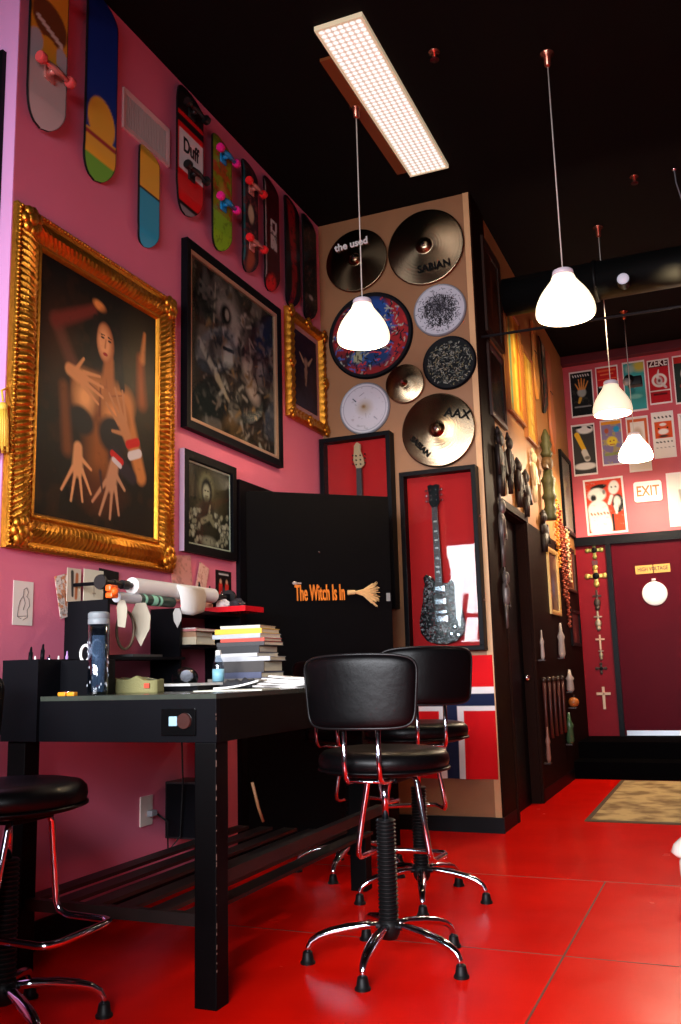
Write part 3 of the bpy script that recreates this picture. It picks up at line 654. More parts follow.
drumhead('silvery grey drumhead with a dense black ink drawing', -1.842, 3.912, 0.213, o2, mat('grey_hoop', (120, 120, 128), 0.4))
o3 = [('bg', (20, 22, 24))] + scribbles(520, None, 0.44, 0.008, 12, [(150, 150, 140), (90, 96, 90), (130, 120, 90), (60, 62, 60), (14, 14, 16)]) + ring
drumhead('black drumhead covered in pale scribbled signatures', -1.785, 3.472, 0.214, o3)
o4 = [('bg', (186, 182, 190)), ('e', 0.5, 0.48, 0.22, 0.2, 0, (150, 130, 100), 1.0), ('e', 0.48, 0.46, 0.06, 0.05, 0, (120, 90, 60), 0.8), ('n', 14, 0.72, (140, 136, 140), 0.6), ('c', 0.26, 0.28, 0.32, 0.34, 0.014, 0.012, (60, 70, 80), 0.3), ('c', 0.4, 0.24, 0.5, 0.18, 0.006, 0.006, (90, 90, 100), 0.3), ('c', 0.7, 0.7, 0.76, 0.76, 0.02, 0.01, (140, 140, 150), 0.5), ('a', 0.5, 0.5, 0.45, 0.006, (140, 140, 150), 0.3)]
drumhead('white worn drumhead with a brown smudge at its centre', -2.496, 3.204, 0.213, o4, mat('grey_hoop', (120, 120, 128), 0.4))

# ------------------------------------------------------------------ guitar cases
def display_case(label, x0, x1, z0, z1, d):
    p = thing('guitar_display_case', label, 'display case', ((x0+x1)/2, CY, z0))
    w, h, t = x1-x0, z1-z0, 0.035
    b = MB().box(-w/2, w/2, -d, 0, 0, t, 0.003).box(-w/2, w/2, -d, 0, h-t, h, 0.003).box(-w/2, -w/2+t, -d, 0, t, h-t, 0.003).box(w/2-t, w/2, -d, 0, t, h-t, 0.003)
    b.build('box_frame', BLACKP, p)
    MB().box(-w/2+t, w/2-t, -0.02, -0.003, t, h-t).build('back_panel', CASERED, p)
    MB().box(-w/2+t, w/2-t, -d+0.008, -d+0.012, t, h-t).build('glass_pane', glass_mat('case_glass', refl=0.022, rough=0.02), p)
    return p
cA = display_case('black guitar case with red lining, glass reflecting the window, above the flag', -2.20, -1.605, 1.27, 2.63, 0.11)
for z in (0.36, 0.98): MB().ball((0.2975+0.002, -0.06, z), 0.009, 0.009, 0.009, 8, 6).build('screw', CHROME, cA, True)
cB = display_case('black guitar case with red lining rising above the open black door', -2.86, -2.265, 1.60, 2.975, 0.11)

g = thing('electric_guitar', 'electric guitar covered in black and white stickers inside the right glass case', 'guitar', (-1.925, CY-0.045, 1.32), (0, -0.015, 0))
body = [(-.03, .46), (-.055, .50), (-.10, .525), (-.125, .50), (-.115, .45), (-.13, .40), (-.135, .33), (-.155, .25), (-.172, .17), (-.165, .09), (-.12, .03), (-.05, .005), (.03, .0), (.11, .02), (.165, .075), (.178, .15), (.165, .23), (.148, .31), (.155, .37), (.18, .43), (.182, .49), (.15, .505), (.10, .475), (.06, .45), (.035, .45)]
me_b = MB().prism(body, -0.0205, 0.018)
def sticker_mat():
    m = bpy.data.materials.new('stickered_lacquer'); m.use_nodes = True; nt = m.node_tree; b = nt.nodes['Principled BSDF']; b.inputs['Roughness'].default_value = 0.2; b.inputs['Coat Weight'].default_value = 0.0
    tc = nt.nodes.new('ShaderNodeTexCoord'); v = nt.nodes.new('ShaderNodeTexVoronoi'); v.inputs['Scale'].default_value = 62; v.inputs['Randomness'].default_value = 1.0
    n = nt.nodes.new('ShaderNodeTexNoise'); n.inputs['Scale'].default_value = 60
    nt.links.new(tc.outputs['Object'], v.inputs['Vector']); nt.links.new(tc.outputs['Object'], n.inputs['Vector'])
    sp = nt.nodes.new('ShaderNodeSeparateColor'); nt.links.new(v.outputs['Color'], sp.inputs[0])
    mth = nt.nodes.new('ShaderNodeMath'); mth.operation = 'ADD'; nt.links.new(sp.outputs[0], mth.inputs[0]); nt.links.new(n.outputs['Fac'], mth.inputs[1])
    r = nt.nodes.new('ShaderNodeValToRGB'); r.color_ramp.interpolation = 'CONSTANT'
    e = r.color_ramp.elements; e[0].position = 0; e[0].color = (.006, .006, .008, 1); e[1].position = 0.62; e[1].color = (*lin((96, 12, 22)), 1)
    for pos, cc in ((0.68, (12, 10, 12)), (0.765, (186, 180, 186)), (0.80, (14, 12, 14)), (0.92, (100, 92, 98))):
        x = e.new(pos); x.color = (*lin(cc), 1)
    dv = nt.nodes.new('ShaderNodeMath'); dv.operation = 'MULTIPLY'; dv.inputs[1].default_value = 1/1.5
    nt.links.new(mth.outputs[0], dv.inputs[0]); nt.links.new(dv.outputs[0], r.inputs[0]); nt.links.new(r.outputs[0], b.inputs['Base Color'])
    return m
me_b.build('body', sticker_mat(), g, False, bevel=0.006)
nk = MB().prism([(-.027, .43), (.027, .43), (.021, 1.02), (-.021, 1.02)], -0.032, -0.006).build('neck', mat('rosewood_fretboard', (74, 58, 60), 0.35), g)
b = MB()
for k in range(22): 
    z = 1.02-0.6*(1-2**(-k/12))*1.32
    if z > .44: b.box(-.024, .024, -0.0335, -0.032, z-0.001, z+0.001)
b.build('fret', CHROME, nk)
b = MB()
for k in (3, 5, 7, 9, 12, 15, 17): 
    z = 1.02-0.6*(1-2**(-(k-.5)/12))*1.32
    if z > .45: b.box(-.013, .013, -0.0338, -0.032, z-0.006, z+0.006)
b.build('inlay', mat('pearl_inlay', (225, 220, 215), 0.2), nk)
hs = MB().prism([(-.02, 1.02), (.02, 1.02), (.04, 1.06), (.038, 1.13), (.046, 1.19), (.02, 1.2), (0, 1.19), (-.02, 1.2), (-.046, 1.19), (-.038, 1.13), (-.04, 1.06)], -0.03, -0.012).build('headstock', BLACKP, g)
for sx in (-1, 1):
    for z in (1.075, 1.115, 1.155):
        MB().tube([(sx*.035, -.021, z), (sx*.052, -.021, z)], 0.003, 6).ball((sx*.06, -.021, z), 0.011, 0.005, 0.008, 8, 6).lathe([(0.006, -0.04), (0.006, -0.03)], (sx*.022, 0, z), 'y', 8).build('tuner', CHROME, hs, True)
for z0, z1, c in ((.385, .43, CHROME), (.29, .335, CHROME)): MB().box(-.042, .042, -0.033, -0.018, z0, z1, 0.004).build('pickup', c, g)
MB().box(-.045, .045, -0.038, -0.018, .225, .25, 0.004).box(-.05, .05, -0.03, -0.018, .16, .21, 0.004).box(-.035, .035, -0.05, -0.018, .168, .195, 0.004).build('bridge', CHROME, g)
b = MB()
for k in range(6):
    x = (k-2.5)*0.009; b.tube([(x*.9, -0.04, .2), (x*.75, -0.037, 1.03)], 0.0007, 4)
b.build('string', CHROME, g)
for x, z in ((.10, .12), (.125, .18), (.07, .07), (.12, .06)): MB().lathe([(0.014, -0.02), (0.012, -0.036), (0.002, -0.037)], (x, 0, z), 'y', 14).build('control_knob', CHROME, g, 'auto')
g2 = thing('electric_guitar', 'pale headstock and dark neck of the guitar in the left case', 'guitar', (-2.54, CY-0.045, 1.66), (0, 0.0, 0))
MB().prism([(-.03, .46), (-.10, .53), (-.13, .45), (-.14, .33), (-.17, .2), (-.15, .06), (0, .0), (.15, .06), (.17, .2), (.14, .33), (.13, .45), (.10, .53), (.03, .46)], -0.02, 0.018).build('body', BLACKP, g2, bevel=0.005)
nk = MB().prism([(-.027, .43), (.027, .43), (.021, 1.05), (-.021, 1.05)], -0.032, -0.006).build('neck', mat('grey_dark_fretboard', (70, 62, 66), 0.35), g2)
hs = MB().prism([(-.021, 1.05), (.021, 1.05), (.048, 1.075), (.042, 1.12), (.018, 1.19), (.02, 1.24), (-.01, 1.262), (-.035, 1.235), (-.036, 1.2), (-.045, 1.12)], -0.03, -0.012).build('headstock', mat('pale_maple', (216, 176, 136), 0.4), g2)
for k in range(3):
    for sx in (-1, 1): MB().lathe([(0.006, -0.04), (0.006, -0.03)], (sx*.018, 0, 1.08+k*.035), 'y', 8).ball((sx*(.052), -.021, 1.09+k*.035), 0.008, 0.005, 0.007, 8, 6).build('tuner', mat('dark_tuner', (50, 46, 48), 0.3, 0.8), hs, True)

# ------------------------------------------------------------------ flag
RED = (206, 18, 26); BL = (24, 34, 66); WT = (226, 224, 226)
f = canvas('hanging_flag', 0.64, 0.87, [('bg', RED), ('r', 5.6/16, 0, 10.2/16, 2, WT), ('r', 0, .355, 1, .62, WT), ('r', 6.7/16, 0, 9.0/16, 2, BL), ('r', 0, .43, 1, .565, BL)], None, 0.0, 96, paint_mat('flag_cloth', 0.8), wave=0.018)
f.location = (-1.897, CY-0.006, 0.80)
tag(f, 'red flag with a white-edged navy cross hanging below the right guitar case', 'flag')

# ------------------------------------------------------------------ the open black door
A = math.radians(42.65)
d = thing('plank_door', 'open black door panel with orange lettering and a little broom', 'door', (-2.862, 5.205, 0.012), A)
MB().box(0, 1.04, 0, 0.045, 0, 2.33, 0.003).build('door_panel', BLACKW, d)
ORG = mat('orange_lettering', (218, 116, 30), 0.5)
text('lettering', 'The Witch Is In', 0.150, ORG, d, (0.52, -0.006, 1.650), (PI/2, -0.02, 0), ext=0.006, sx=0.37, bold=0.002)
b = MB()
b.tube([(0.0, 0, 0), (0.05, 0, 0.003)], [0.017, 0.015], 8)
R_ = random.Random(4)
for k in range(70):
    a = (R_.random()-0.5)*1.0; L = 0.13+0.06*R_.random(); y = (R_.random()-0.5)*0.02
    b.tube([(0.045, y*0.4, 0.003), (0.045+L*0.5*math.cos(a*0.6), y, L*0.5*math.sin(a*0.6)), (0.045+L*math.cos(a), y, L*math.sin(a)-0.01)], [0.005, 0.003, 0.0016], 4)
br = b.build('straw_broom', mat('broom_straw', (214, 172, 116), 0.7), d, loc=(0.712, -0.022, 1.655))
MB().box(0.335, 0.39, -0.008, 0.0, 1.712, 1.722).ball((0.345, -0.008, 1.717), 0.018, 0.008, 0.012, 8, 6).build('witch_hat_charm', mat('silver_charm', (190, 170, 160), 0.3, 0.4), d)
MB().box(1.0, 1.028, -0.002, 0.0, 1.60, 1.655).build('latch_plate', mat('worn_silver', (150, 150, 150), 0.5, 0.5), d)
MB().box(0.006, 0.016, -0.004, 0.0, 1.985, 2.08).build('hinge', mat('silver_hinge', (190, 195, 200), 0.35, 0.8), d)
MB().ball((0.52, -0.002, 1.928), 0.007, 0.004, 0.007, 8, 6).build('screw', CHROME, d)

# ------------------------------------------------------------------ desk
dk = thing('desk', 'tall black wooden desk with worn edges along the pink wall', 'desk', (-1.74, 2.95, 0))
# local: x from -1.12 (wall side) to 0, y from 0 to 1.6
MB().box(-0.807, 0, 0, 0.28, 1.062, 1.08).box(-1.118, 0, 0.28, 1.85, 1.062, 1.08).build('desk_top', mat('worn_dark_green_top', (58, 64, 56), 0.22, var=0.4, vs=12), dk)
MB().box(-0.81, -0.0, 0.0, 0.03, 0.905, 1.062, 0.002).build('front_apron', BLACKP, dk)
MB().box(-0.03, 0, 0.03, 1.85, 0.905, 1.062, 0.002).build('side_apron', BLACKW, dk)
for x0, y0 in ((-0.095, 0.005), (-0.97, 0.005), (-0.22, 1.76), (-1.10, 1.76)):
    MB().box(x0, x0+0.09, y0, y0+0.085, 0, 0.905, 0.004).build('leg', BLACKW, dk)
MB().box(-0.88, -0.095, 0.03, 0.06, 0.262, 0.305).build('stretcher', mat('scuffed_brown_black', (20, 12, 9), 0.5, var=0.6, vs=20), dk)
MB().box(-0.06, -0.02, 0.09, 1.76, 0.40, 0.445).build('stretcher', MATS['scuffed_brown_black'], dk)
for k in range(6): MB().box(-0.93+k*0.15, -0.85+k*0.15, 0.06, 1.8, 0.285, 0.30).build('shelf_slat', MATS['scuffed_brown_black'], dk)
sp = MB().box(-0.232, -0.084, -0.008, 0, 0.930, 1.028, 0.002).build('socket_plate', mat('gloss_black_plate', (8, 8, 9), 0.15), dk)
MB().box(-0.195, -0.16, -0.014, -0.008, 0.965, 1.0, 0.002).build('socket_insert', mat('pale_blue_plastic', (150, 190, 205), 0.3), sp)
MB().lathe([(0.028, -0.016), (0.03, -0.008)], (-0.13, 0, 0.983), 'y', 16).build('socket_dial', mat('brown_plastic', (60, 34, 30), 0.25), sp)
b = MB()
for k in range(26):
    z = random.Random(k).uniform(0.02, 1.03)
    b.box(-0.0022, 0.0008, -0.0008, 0.0022, z, z+0.004+0.02*random.Random(k+50).random()**2)
b.build('scuffed_edge', mat('bare_wood_scuff', (84, 62, 52), 0.7), dk)

bx = thing('desk_organizer', 'open black box on the left end of the desk filled with pens', 'box', (-2.64, 2.935, 0.906))
MB().box(-0.092, -0.08, 0, 0.29, 0.0, 0.322).box(0.078, 0.09, 0, 0.29, 0.0, 0.322).box(-0.08, 0.078, 0, 0.012, 0, 0.322).box(-0.08, 0.078, 0.278, 0.29, 0, 0.322).build('box_wall', BLACKP, bx)
MB().box(-0.08, 0.078, 0.012, 0.278, 0.18, 0.19).build('box_floor', BLACKP, bx)
def stick(label, name, x, y, z0, L, r, m, lean=0.1, az=0.0, group=None, cap=None):
    p = thing(name, label, 'pen', (x, y, z0), (lean*math.cos(az), lean*math.sin(az), 0), group)
    MB().tube([(0, 0, 0), (0, 0, L*0.86), (0, 0, L)], [r, r, r*0.5], 8).build('barrel', m, p, True)
    MB().tube([(0, 0, L*0.62), (0, 0, L*0.88)], r*1.25, 8).build('cap', cap or m, p, True)
    return p
PCOL = [('black', BLACKP), ('dark steel', mat('dark_steel', (90, 90, 100), 0.3, 0.8)), ('white', WHITE), ('lilac', mat('lilac_plastic', (170, 130, 190), 0.4)), ('silver', CHROME), ('navy', mat('navy_plastic', (40, 44, 90), 0.35))]
R_ = random.Random(9)
spec = [('tallest black pen leaning left in the black desk box', -2.70, 3.05, 0.19, 0), ('thick black pen standing upright in the black desk box', -2.665, 3.08, 0.20, 0), ('short steel pen at the left of the black desk box', -2.70, 3.13, 0.155, 1), ('white pen tip showing in the middle of the black desk box', -2.64, 3.03, 0.15, 2), ('silver pen in the middle of the black desk box', -2.62, 3.09, 0.155, 4), ('lilac pen at the right of the black desk box', -2.60, 3.16, 0.17, 3), ('navy pen tip at the right of the black desk box', -2.59, 3.05, 0.145, 5), ('second white pen near the right rim of the black desk box', -2.61, 3.13, 0.15, 2)]
for lab, x, y, L, ci in spec: stick(lab, 'pen', x, y, 1.094, L, 0.005 if ci else 0.007, PCOL[ci][1], 0.05, R_.random()*6, 'pens in the black desk box')
wb = MB().box(-2.55, -2.40, 3.225, 3.235, 1.08, 1.222).box(-2.55, -2.40, 3.07, 3.08, 1.08, 1.222).box(-2.55, -2.54, 3.08, 3.225, 1.08, 1.222).box(-2.41, -2.40, 3.08, 3.225, 1.08, 1.222).box(-2.54, -2.41, 3.08, 3.225, 1.08, 1.09).build('desk_caddy', BLACKP)
tag(wb, 'low open black caddy behind the clear bottle holding white handled scissors', 'box')
sc1 = thing('scissors', 'white handled scissors standing in the black caddy beside the clear bottle', 'scissors', (-2.47, 3.15, 1.093), (0, 0.1, 0))
b = MB()
for x, z in ((-0.035, 0.155), (0.02, 0.18)):
    b.tube([(x+0.024*math.cos(k*PI/8), 0, z+0.034*math.sin(k*PI/8)) for k in range(16)], 0.006, 8, closed=True)
b.build('handle', mat('white_plastic', (235, 232, 228), 0.35), sc1, True)
MB().prism([(-0.012, 0.0), (0.0, 0.0), (0.02, 0.15), (0.006, 0.15)], -0.002, 0).prism([(0.0, 0.0), (0.01, 0.0), (-0.014, 0.125), (-0.028, 0.125)], 0.0006, 0.0026).build('blade', CHROME, sc1)

cl = thing('bulldog_clip', 'small orange clip lying at the front edge of the desk', 'clip', (-2.435, 2.975, 1.08))
OR2 = mat('orange_plastic', (240, 150, 30), 0.4)
MB().box(-0.04, -0.003, -0.01, 0.015, 0, 0.016, 0.004).box(0.003, 0.04, -0.01, 0.015, 0, 0.016, 0.004).build('jaw', OR2, cl)
MB().box(-0.008, 0.008, -0.004, 0.008, 0.012, 0.02, 0.002).build('spring', CHROME, cl)

def liner_material():
    m = mat('milky_blue_liner', (170, 184, 200), 0.3); m.node_tree.nodes['Principled BSDF'].inputs['Alpha'].default_value = 0.35; return m
bt = thing('drink_bottle', 'tall clear tumbler with a grey lid standing at the front of the desk', 'bottle', (-2.385, 3.10, 1.08))
MB().lathe([(0.040, 0), (0.042, 0.005), (0.042, 0.285), (0.039, 0.285), (0.038, 0.012), (0.0, 0.01)], n=28).build('clear_body', glass_mat('bottle_plastic', (214, 224, 234), 0.10, 0.05), bt, True)
MB().lathe([(0.026, 0.014), (0.027, 0.24)], n=20).build('inner_liner', liner_material(), bt, True)
MB().lathe([(0.043, 0.285), (0.044, 0.29), (0.044, 0.305), (0.042, 0.308), (0.044, 0.311), (0.044, 0.33), (0.037, 0.336), (0.0, 0.336)], n=28).build('lid', mat('grey_lid', (120, 128, 132), 0.5), bt, 'auto')
b = MB()
for k in range(34):
    a = R_.random()*2*PI; z = 0.02+0.2*R_.random(); b.ball((0.042*math.cos(a), 0.042*math.sin(a), z), 0.002, 0.002, 0.006, 6, 4)
b.build('printed_flecks', mat('grey_white_print', (200, 205, 215), 0.5), bt)

po = thing('zip_pouch', 'olive green cloth pouch with a small red tag lying on the desk', 'pouch', (-2.345, 3.30, 1.08), 0.05)
b = MB().box(-0.125, 0.125, -0.04, 0.04, 0, 0.062)
bmesh.ops.subdivide_edges(b.b, edges=b.b.edges[:], cuts=7, use_grid_fill=True)
for vtx in b.b.verts:
    c = vtx.co; t = abs(c.x)/0.125; c.y *= 1-0.3*t*t
    c.z = max(0.0, c.z*(1-0.2*t*t) + (0.008*math.sin(c.x*55)+0.004*math.sin(c.x*110+c.y*60))*(c.z/0.062))
b.build('pouch_body', mat('olive_cloth', (124, 118, 74), 0.8, bump=0.3, bs=150), po, True)
MB().tube([(-0.12, 0, 0.05), (-0.06, 0, 0.064), (0, 0, 0.058), (0.06, 0, 0.062), (0.12, 0, 0.05)], 0.004, 6).build('zip', mat('dark_olive_zip', (70, 66, 40), 0.5), po, True)
MB().box(0.07, 0.095, -0.042, -0.036, 0.02, 0.04, 0.001).build('red_tag', mat('red_tag', (200, 60, 30), 0.6), po)

# papers and magazines on the desk
def sheet(name, label, x, y, z, wx, wy, m, rz=0.0, t=0.003, group=None, curl=0.0, cat='paper'):
    b = MB().box(-wx/2, wx/2, -wy/2, wy/2, 0, t)
    if curl:
        bmesh.ops.subdivide_edges(b.b, edges=b.b.edges[:], cuts=8, use_grid_fill=True)
        for vtx in b.b.verts: vtx.co.z += curl*(vtx.co.x/wx+0.5)**2 if curl > 0 else -curl*(0.5-vtx.co.x/wx)**2
    o = b.build(name, m, None, bool(curl)); o.location = (x, y, z); o.rotation_euler = (0, 0, rz)
    return tag(o, label, cat, group)
sheet('magazine', 'black covered folder lying on the desk behind the olive pouch', -2.34, 3.60, 1.08, 0.34, 0.24, BLACKP, 0.1, 0.022, cat='folder')
sheet('magazine', 'pale magazine on top of the black folder behind the olive pouch', -2.33, 3.60, 1.1025, 0.34, 0.24, mat('pale_print', (206, 204, 200), 0.35, var=0.3, vs=20), -0.1, 0.01, cat='magazine')
sheet('magazine', 'white magazine with a curled edge in front of the black door panel', -2.02, 3.64, 1.084, 0.20, 0.22, WHITE, 0.3, 0.008, curl=0.03, cat='magazine')
sheet('paper_stack', 'flat pale paper sheets near the right edge of the desk', -1.93, 3.45, 1.08, 0.30, 0.24, mat('cream_paper', (214, 214, 196), 0.5), 0.15, 0.004, cat='papers')
pp = thing('paper_pile', 'fanned pile of white paper near the far right end of the desk', 'papers', (-1.93, 3.98, 1.08))
for k in range(5):
    b = MB().box(-0.12, 0.12, -0.15, 0.15, 0, 0.007)
    bmesh.ops.subdivide_edges(b.b, edges=b.b.edges[:], cuts=6, use_grid_fill=True)
    for vtx in b.b.verts: vtx.co.z += 0.02*(0.5-vtx.co.x/0.24)**2*(0.3+0.14*k)
    b.build('sheet', WHITE, pp, True, (0.012*(k % 3), 0.01*k, 0.0085*k), (0, 0, 0.14*k-0.25))

def book(label, x, y, z, L, D, t, cover, rz=0.0, pages=None, group='books stacked on the desk'):
    """spine faces -y"""
    p = thing('book', label, 'book', (x, y, z), rz, group)
    c = min(0.004, t*0.15)
    MB().box(-L/2, L/2, 0, D, 0, c).box(-L/2, L/2, 0, D, t-c, t).box(-L/2, L/2, -0.001, 0.003, c, t-c).build('cover', cover, p)
    MB().box(-L/2+0.004, L/2-0.003, 0.003, D-0.004, c, t-c).build('pages', pages or mat('page_block', (214, 202, 178), 0.8), p)
    return p
def bm_(n, c, r=0.45): return mat(n, c, r, var=0.2, vs=25)
stk = [('thick grey-brown book at the bottom of the tall desk stack', 0.36, 0.045, (120, 112, 104), 0.03), ('blue-grey book second from the bottom of the tall desk stack', 0.30, 0.03, (84, 88, 112), -0.08), ('thick black-spined book with cream pages in the tall desk stack', 0.29, 0.055, (60, 54, 52), 0.02), ('navy and white book above the thick cream-paged one', 0.33, 0.022, (180, 180, 184), 0.09), ('slim white book in the middle of the tall desk stack', 0.27, 0.018, (200, 198, 196), -0.04), ('black book in the upper half of the tall desk stack', 0.26, 0.036, (26, 24, 28), 0.03), ('slim grey book below the red and white one in the tall desk stack', 0.30, 0.02, (60, 58, 60), 0.0), ('red and white book third from the top of the tall desk stack', 0.27, 0.018, (196, 60, 40), 0.05), ('pale blue book under the topmost one of the tall desk stack', 0.31, 0.022, (176, 180, 184), -0.03), ('yellow spined book near the top of the tall desk stack', 0.29, 0.026, (220, 178, 40), 0.04), ('green-brown book on top of the tall desk stack', 0.24, 0.016, (190, 186, 170), 0.1)]
z = 1.08
for k, (lab, L, t, c, rz) in enumerate(stk):
    book(lab, -2.30+0.012*((k*5) % 4-1.5), 4.13, z, L*0.92, 0.22, t, bm_('book_cover_%d' % k, c), rz); z += t+0.0004
wbt = thing('water_bottle', 'small clear water bottle with a pale blue label in front of the stacked books', 'bottle', (-2.335, 3.98, 1.08))
MB().lathe([(0.024, 0), (0.028, 0.005), (0.028, 0.11), (0.024, 0.13), (0.012, 0.155), (0.012, 0.165)], n=18).build('clear_body', MATS['bottle_plastic'], wbt, True)
MB().lathe([(0.0295, 0.035), (0.0295, 0.095)], n=18).build('label_band', mat('pale_blue_label', (140, 196, 214), 0.4), wbt, True)
MB().lathe([(0.014, 0.162), (0.014, 0.185), (0.01, 0.187)], n=14).build('bottle_cap', mat('white_plastic', (235, 232, 228), 0.35), wbt, 'auto')
gb = thing('tape_dispenser', 'glossy black rounded desk gadget on the desk under the shelf', 'gadget', (-2.56, 4.03, 1.08), 0.3)
MB().ball((0, 0, 0.055), 0.07, 0.05, 0.055, 16, 10).build('body', mat('gloss_black', (9, 9, 10), 0.12), gb, True)
MB().lathe([(0.03, -0.052), (0.034, -0.046), (0.034, -0.036)], (0.02, 0, 0.065), 'y', 18).build('dial', CHROME, gb, 'auto')
dg = thing('dark_rag', 'crumpled dark and grey cloth in front of the small water bottle', 'cloth', (-2.2, 3.90, 1.08))
b = MB().ball((0, 0, 0.018), 0.07, 0.05, 0.022, 18, 10).ball((0.06, 0.02, 0.02), 0.05, 0.04, 0.026, 14, 8)
for vtx in b.b.verts: vtx.co.z = max(0, vtx.co.z+0.007*math.sin(vtx.co.x*130+vtx.co.y*90))
b.build('cloth', mat('charcoal_cloth', (44, 44, 48), 0.85), dg, True)

# ------------------------------------------------------------------ shelf hutch on the wall side
h = thing('desk_hutch', 'black shelf unit standing on the desk against the pink wall', 'shelf', (LX+0.004, 3.47, 1.08))
for y, x1 in ((0, 0.245), (0.70, 0.185), (1.26, 0.24)): MB().box(0, x1, y, y+0.018, 0, 0.425).build('side_panel', BLACKP, h)
MB().box(0, 0.22, 0.018, 0.70, 0.150, 0.164).build('shelf_board', BLACKP, h)
MB().box(0, 0.24, 0.718, 1.26, 0.395, 0.413).build('shelf_board', BLACKP, h)
MB().box(0, 0.24, 0.718, 1.26, 0.215, 0.229).build('shelf_board', BLACKP, h)
sheet('flat_tray', 'dark flat sketchbook lying on the open shelf of the black hutch', -2.76, 3.85, 1.2445, 0.19, 0.30, mat('dark_grey_card', (66, 66, 66), 0.4), 0.1, 0.012, cat='sketchbook')
rt = thing('red_tray', 'bright red shallow tray on top of the black hutch beside the open door', 'tray', (-2.72, 4.62, 1.494))
MB().box(-0.11, 0.26, -0.13, 0.09, 0, 0.008).box(-0.11, 0.26, -0.13, -0.122, 0.008, 0.03).box(-0.11, 0.26, 0.082, 0.09, 0.008, 0.03).box(-0.11, -0.102, -0.122, 0.082, 0.008, 0.03).box(0.252, 0.26, -0.122, 0.082, 0.008, 0.03).build('tray_shell', mat('gloss_red_plastic', (206, 10, 26), 0.25), rt)
cs = [((214, 150, 120), 'peach crumpled wrapper in the red tray', -2.76), ((225, 210, 205), 'white crumpled paper in the middle of the red tray', -2.64), ((40, 34, 40), 'dark lump of cloth at the right of the red tray', -2.55)]
for k, (c, lab, x) in enumerate(cs):
    b = MB().ball((0, 0, 0.03), 0.045, 0.04, 0.032, 12, 8)
    for vtx in b.b.verts: vtx.co += Vector((0.006*math.sin(vtx.co.z*200+k), 0.006*math.sin(vtx.co.x*170), 0.006*math.sin(vtx.co.y*190+k)))
    o = b.build('crumpled_scrap', mat('scrap_%d' % k, c, 0.6), None); o.location = (x, 4.56, 1.506); tag(o, lab, 'scrap')
# books on the hutch shelf
zz = 1.3095
for k, (lab, L, t, c, rz) in enumerate([('cream book lying lowest on the hutch shelf', 0.25, 0.04, (190, 176, 150), 0.0), ('tan book with torn edge in the middle of the hutch shelf pile', 0.24, 0.03, (160, 120, 90), 0.08), ('pinkish magazine on top of the hutch shelf pile', 0.27, 0.012, (206, 130, 130), -0.1), ('white loose leaflet topmost on the hutch shelf pile', 0.22, 0.006, (225, 222, 216), 0.15)]):
    book(lab, -2.72, 4.215, zz, L*0.9, 0.2, t, bm_('shelf_cover_%d' % k, c), rz, group='books on the hutch shelf'); zz += t+0.0004

# paper roll on an iron pipe, second tube, hanging scraps
IRON = mat('dark_iron_pipe', (44, 42, 42), 0.4, 0.7)
pr = thing('paper_roll', 'white paper roll on a black iron pipe holder above the desk hutch', 'paper roll', (-2.65, 3.50, 1.585))
MB().tube([(0, -0.04, 0.0), (0, 1.15, 0.0)], 0.014, 10).lathe([(0.034, -0.055), (0.036, -0.045), (0.022, -0.04), (0.02, -0.015)], axis='y', n=20).lathe([(0.022, 0.11), (0.022, 0.16)], axis='y', n=14).lathe([(0.02, 0.045), (0.02, 0.075)], axis='y', n=14).lathe([(0.045, 1.13), (0.045, 1.15)], axis='y', n=20).build('iron_pipe', IRON, pr, 'auto')
MB().lathe([(0.016, 0.19), (0.041, 0.195), (0.041, 0.955), (0.016, 0.96)], axis='y', n=28).build('roll', WHITE, pr, 'auto')
b = MB(); pts = []
for j in range(9):
    t = j/8
    x = 0.043*math.cos(0.4)+0.012*math.sin(t*3); zz_ = 0.03-0.15*t
    pts += [(x+0.01*t, 0.53+0.02*t, zz_), (x+0.016*t, 0.66, zz_-0.006), (x+0.012*t, 0.80-0.02*t, zz_+(0.02*t))]
fs = []
for j in range(8):
    for i in range(2): a = j*3+i; fs.append((a, a+1, a+4, a+3))
b.faces_from(pts, fs)
o = b.build('loose_sheet_end', WHITE, pr, True); sd = o.modifiers.new('solid', 'SOLIDIFY'); sd.thickness = 0.0015
MB().box(-0.2, 0.016, 1.10, 1.12, -0.074, 0.02).build('bracket', BLACKP, pr)
MB().tube([(-0.21, 0.0, 0.0), (0.0, 0.0, 0.0)], 0.009, 8).build('bracket', BLACKP, pr)
tb = thing('cardboard_tube', 'short roll of cling wrap with a green printed sleeve under the paper roll', 'tube', (-2.64, 3.56, 1.522))
MB().lathe([(0.012, 0), (0.026, 0.0), (0.026, 0.17), (0.012, 0.17)], axis='y', n=20).build('white_roll', mat('translucent_wrap', (196, 200, 206), 0.3), tb, 'auto')
MB().lathe([(0.01, 0.17), (0.027, 0.171), (0.027, 0.47), (0.01, 0.472)], axis='y', n=20).build('printed_sleeve', mat('dark_green_sleeve', (28, 56, 48), 0.4), tb, 'auto')
b = MB()
for y in (0.20, 0.27, 0.29, 0.33): b.lathe([(0.0275, y), (0.0275, y+0.02)], axis='y', n=20)
b.build('sleeve_marks', mat('mint_print', (150, 220, 190), 0.4), tb)
oc = thing('spring_clamp', 'bright orange spring clamp on the front corner of the black hutch', 'clamp', (-2.60, 3.475, 1.508))
MB().box(-0.018, 0.02, -0.03, 0.02, 0.0, 0.026, 0.007).box(-0.02, 0.012, -0.03, 0.03, 0.03, 0.062, 0.009).ball((0.02, -0.01, 0.03), 0.018).build('clamp_jaw', mat('vivid_orange', (246, 96, 20), 0.4), oc)
MB().tube([(-0.03, 0, 0.01), (-0.05, 0.0, 0.04), (-0.02, 0, 0.05)], 0.004, 6).build('handle', BLACKP, oc, True)
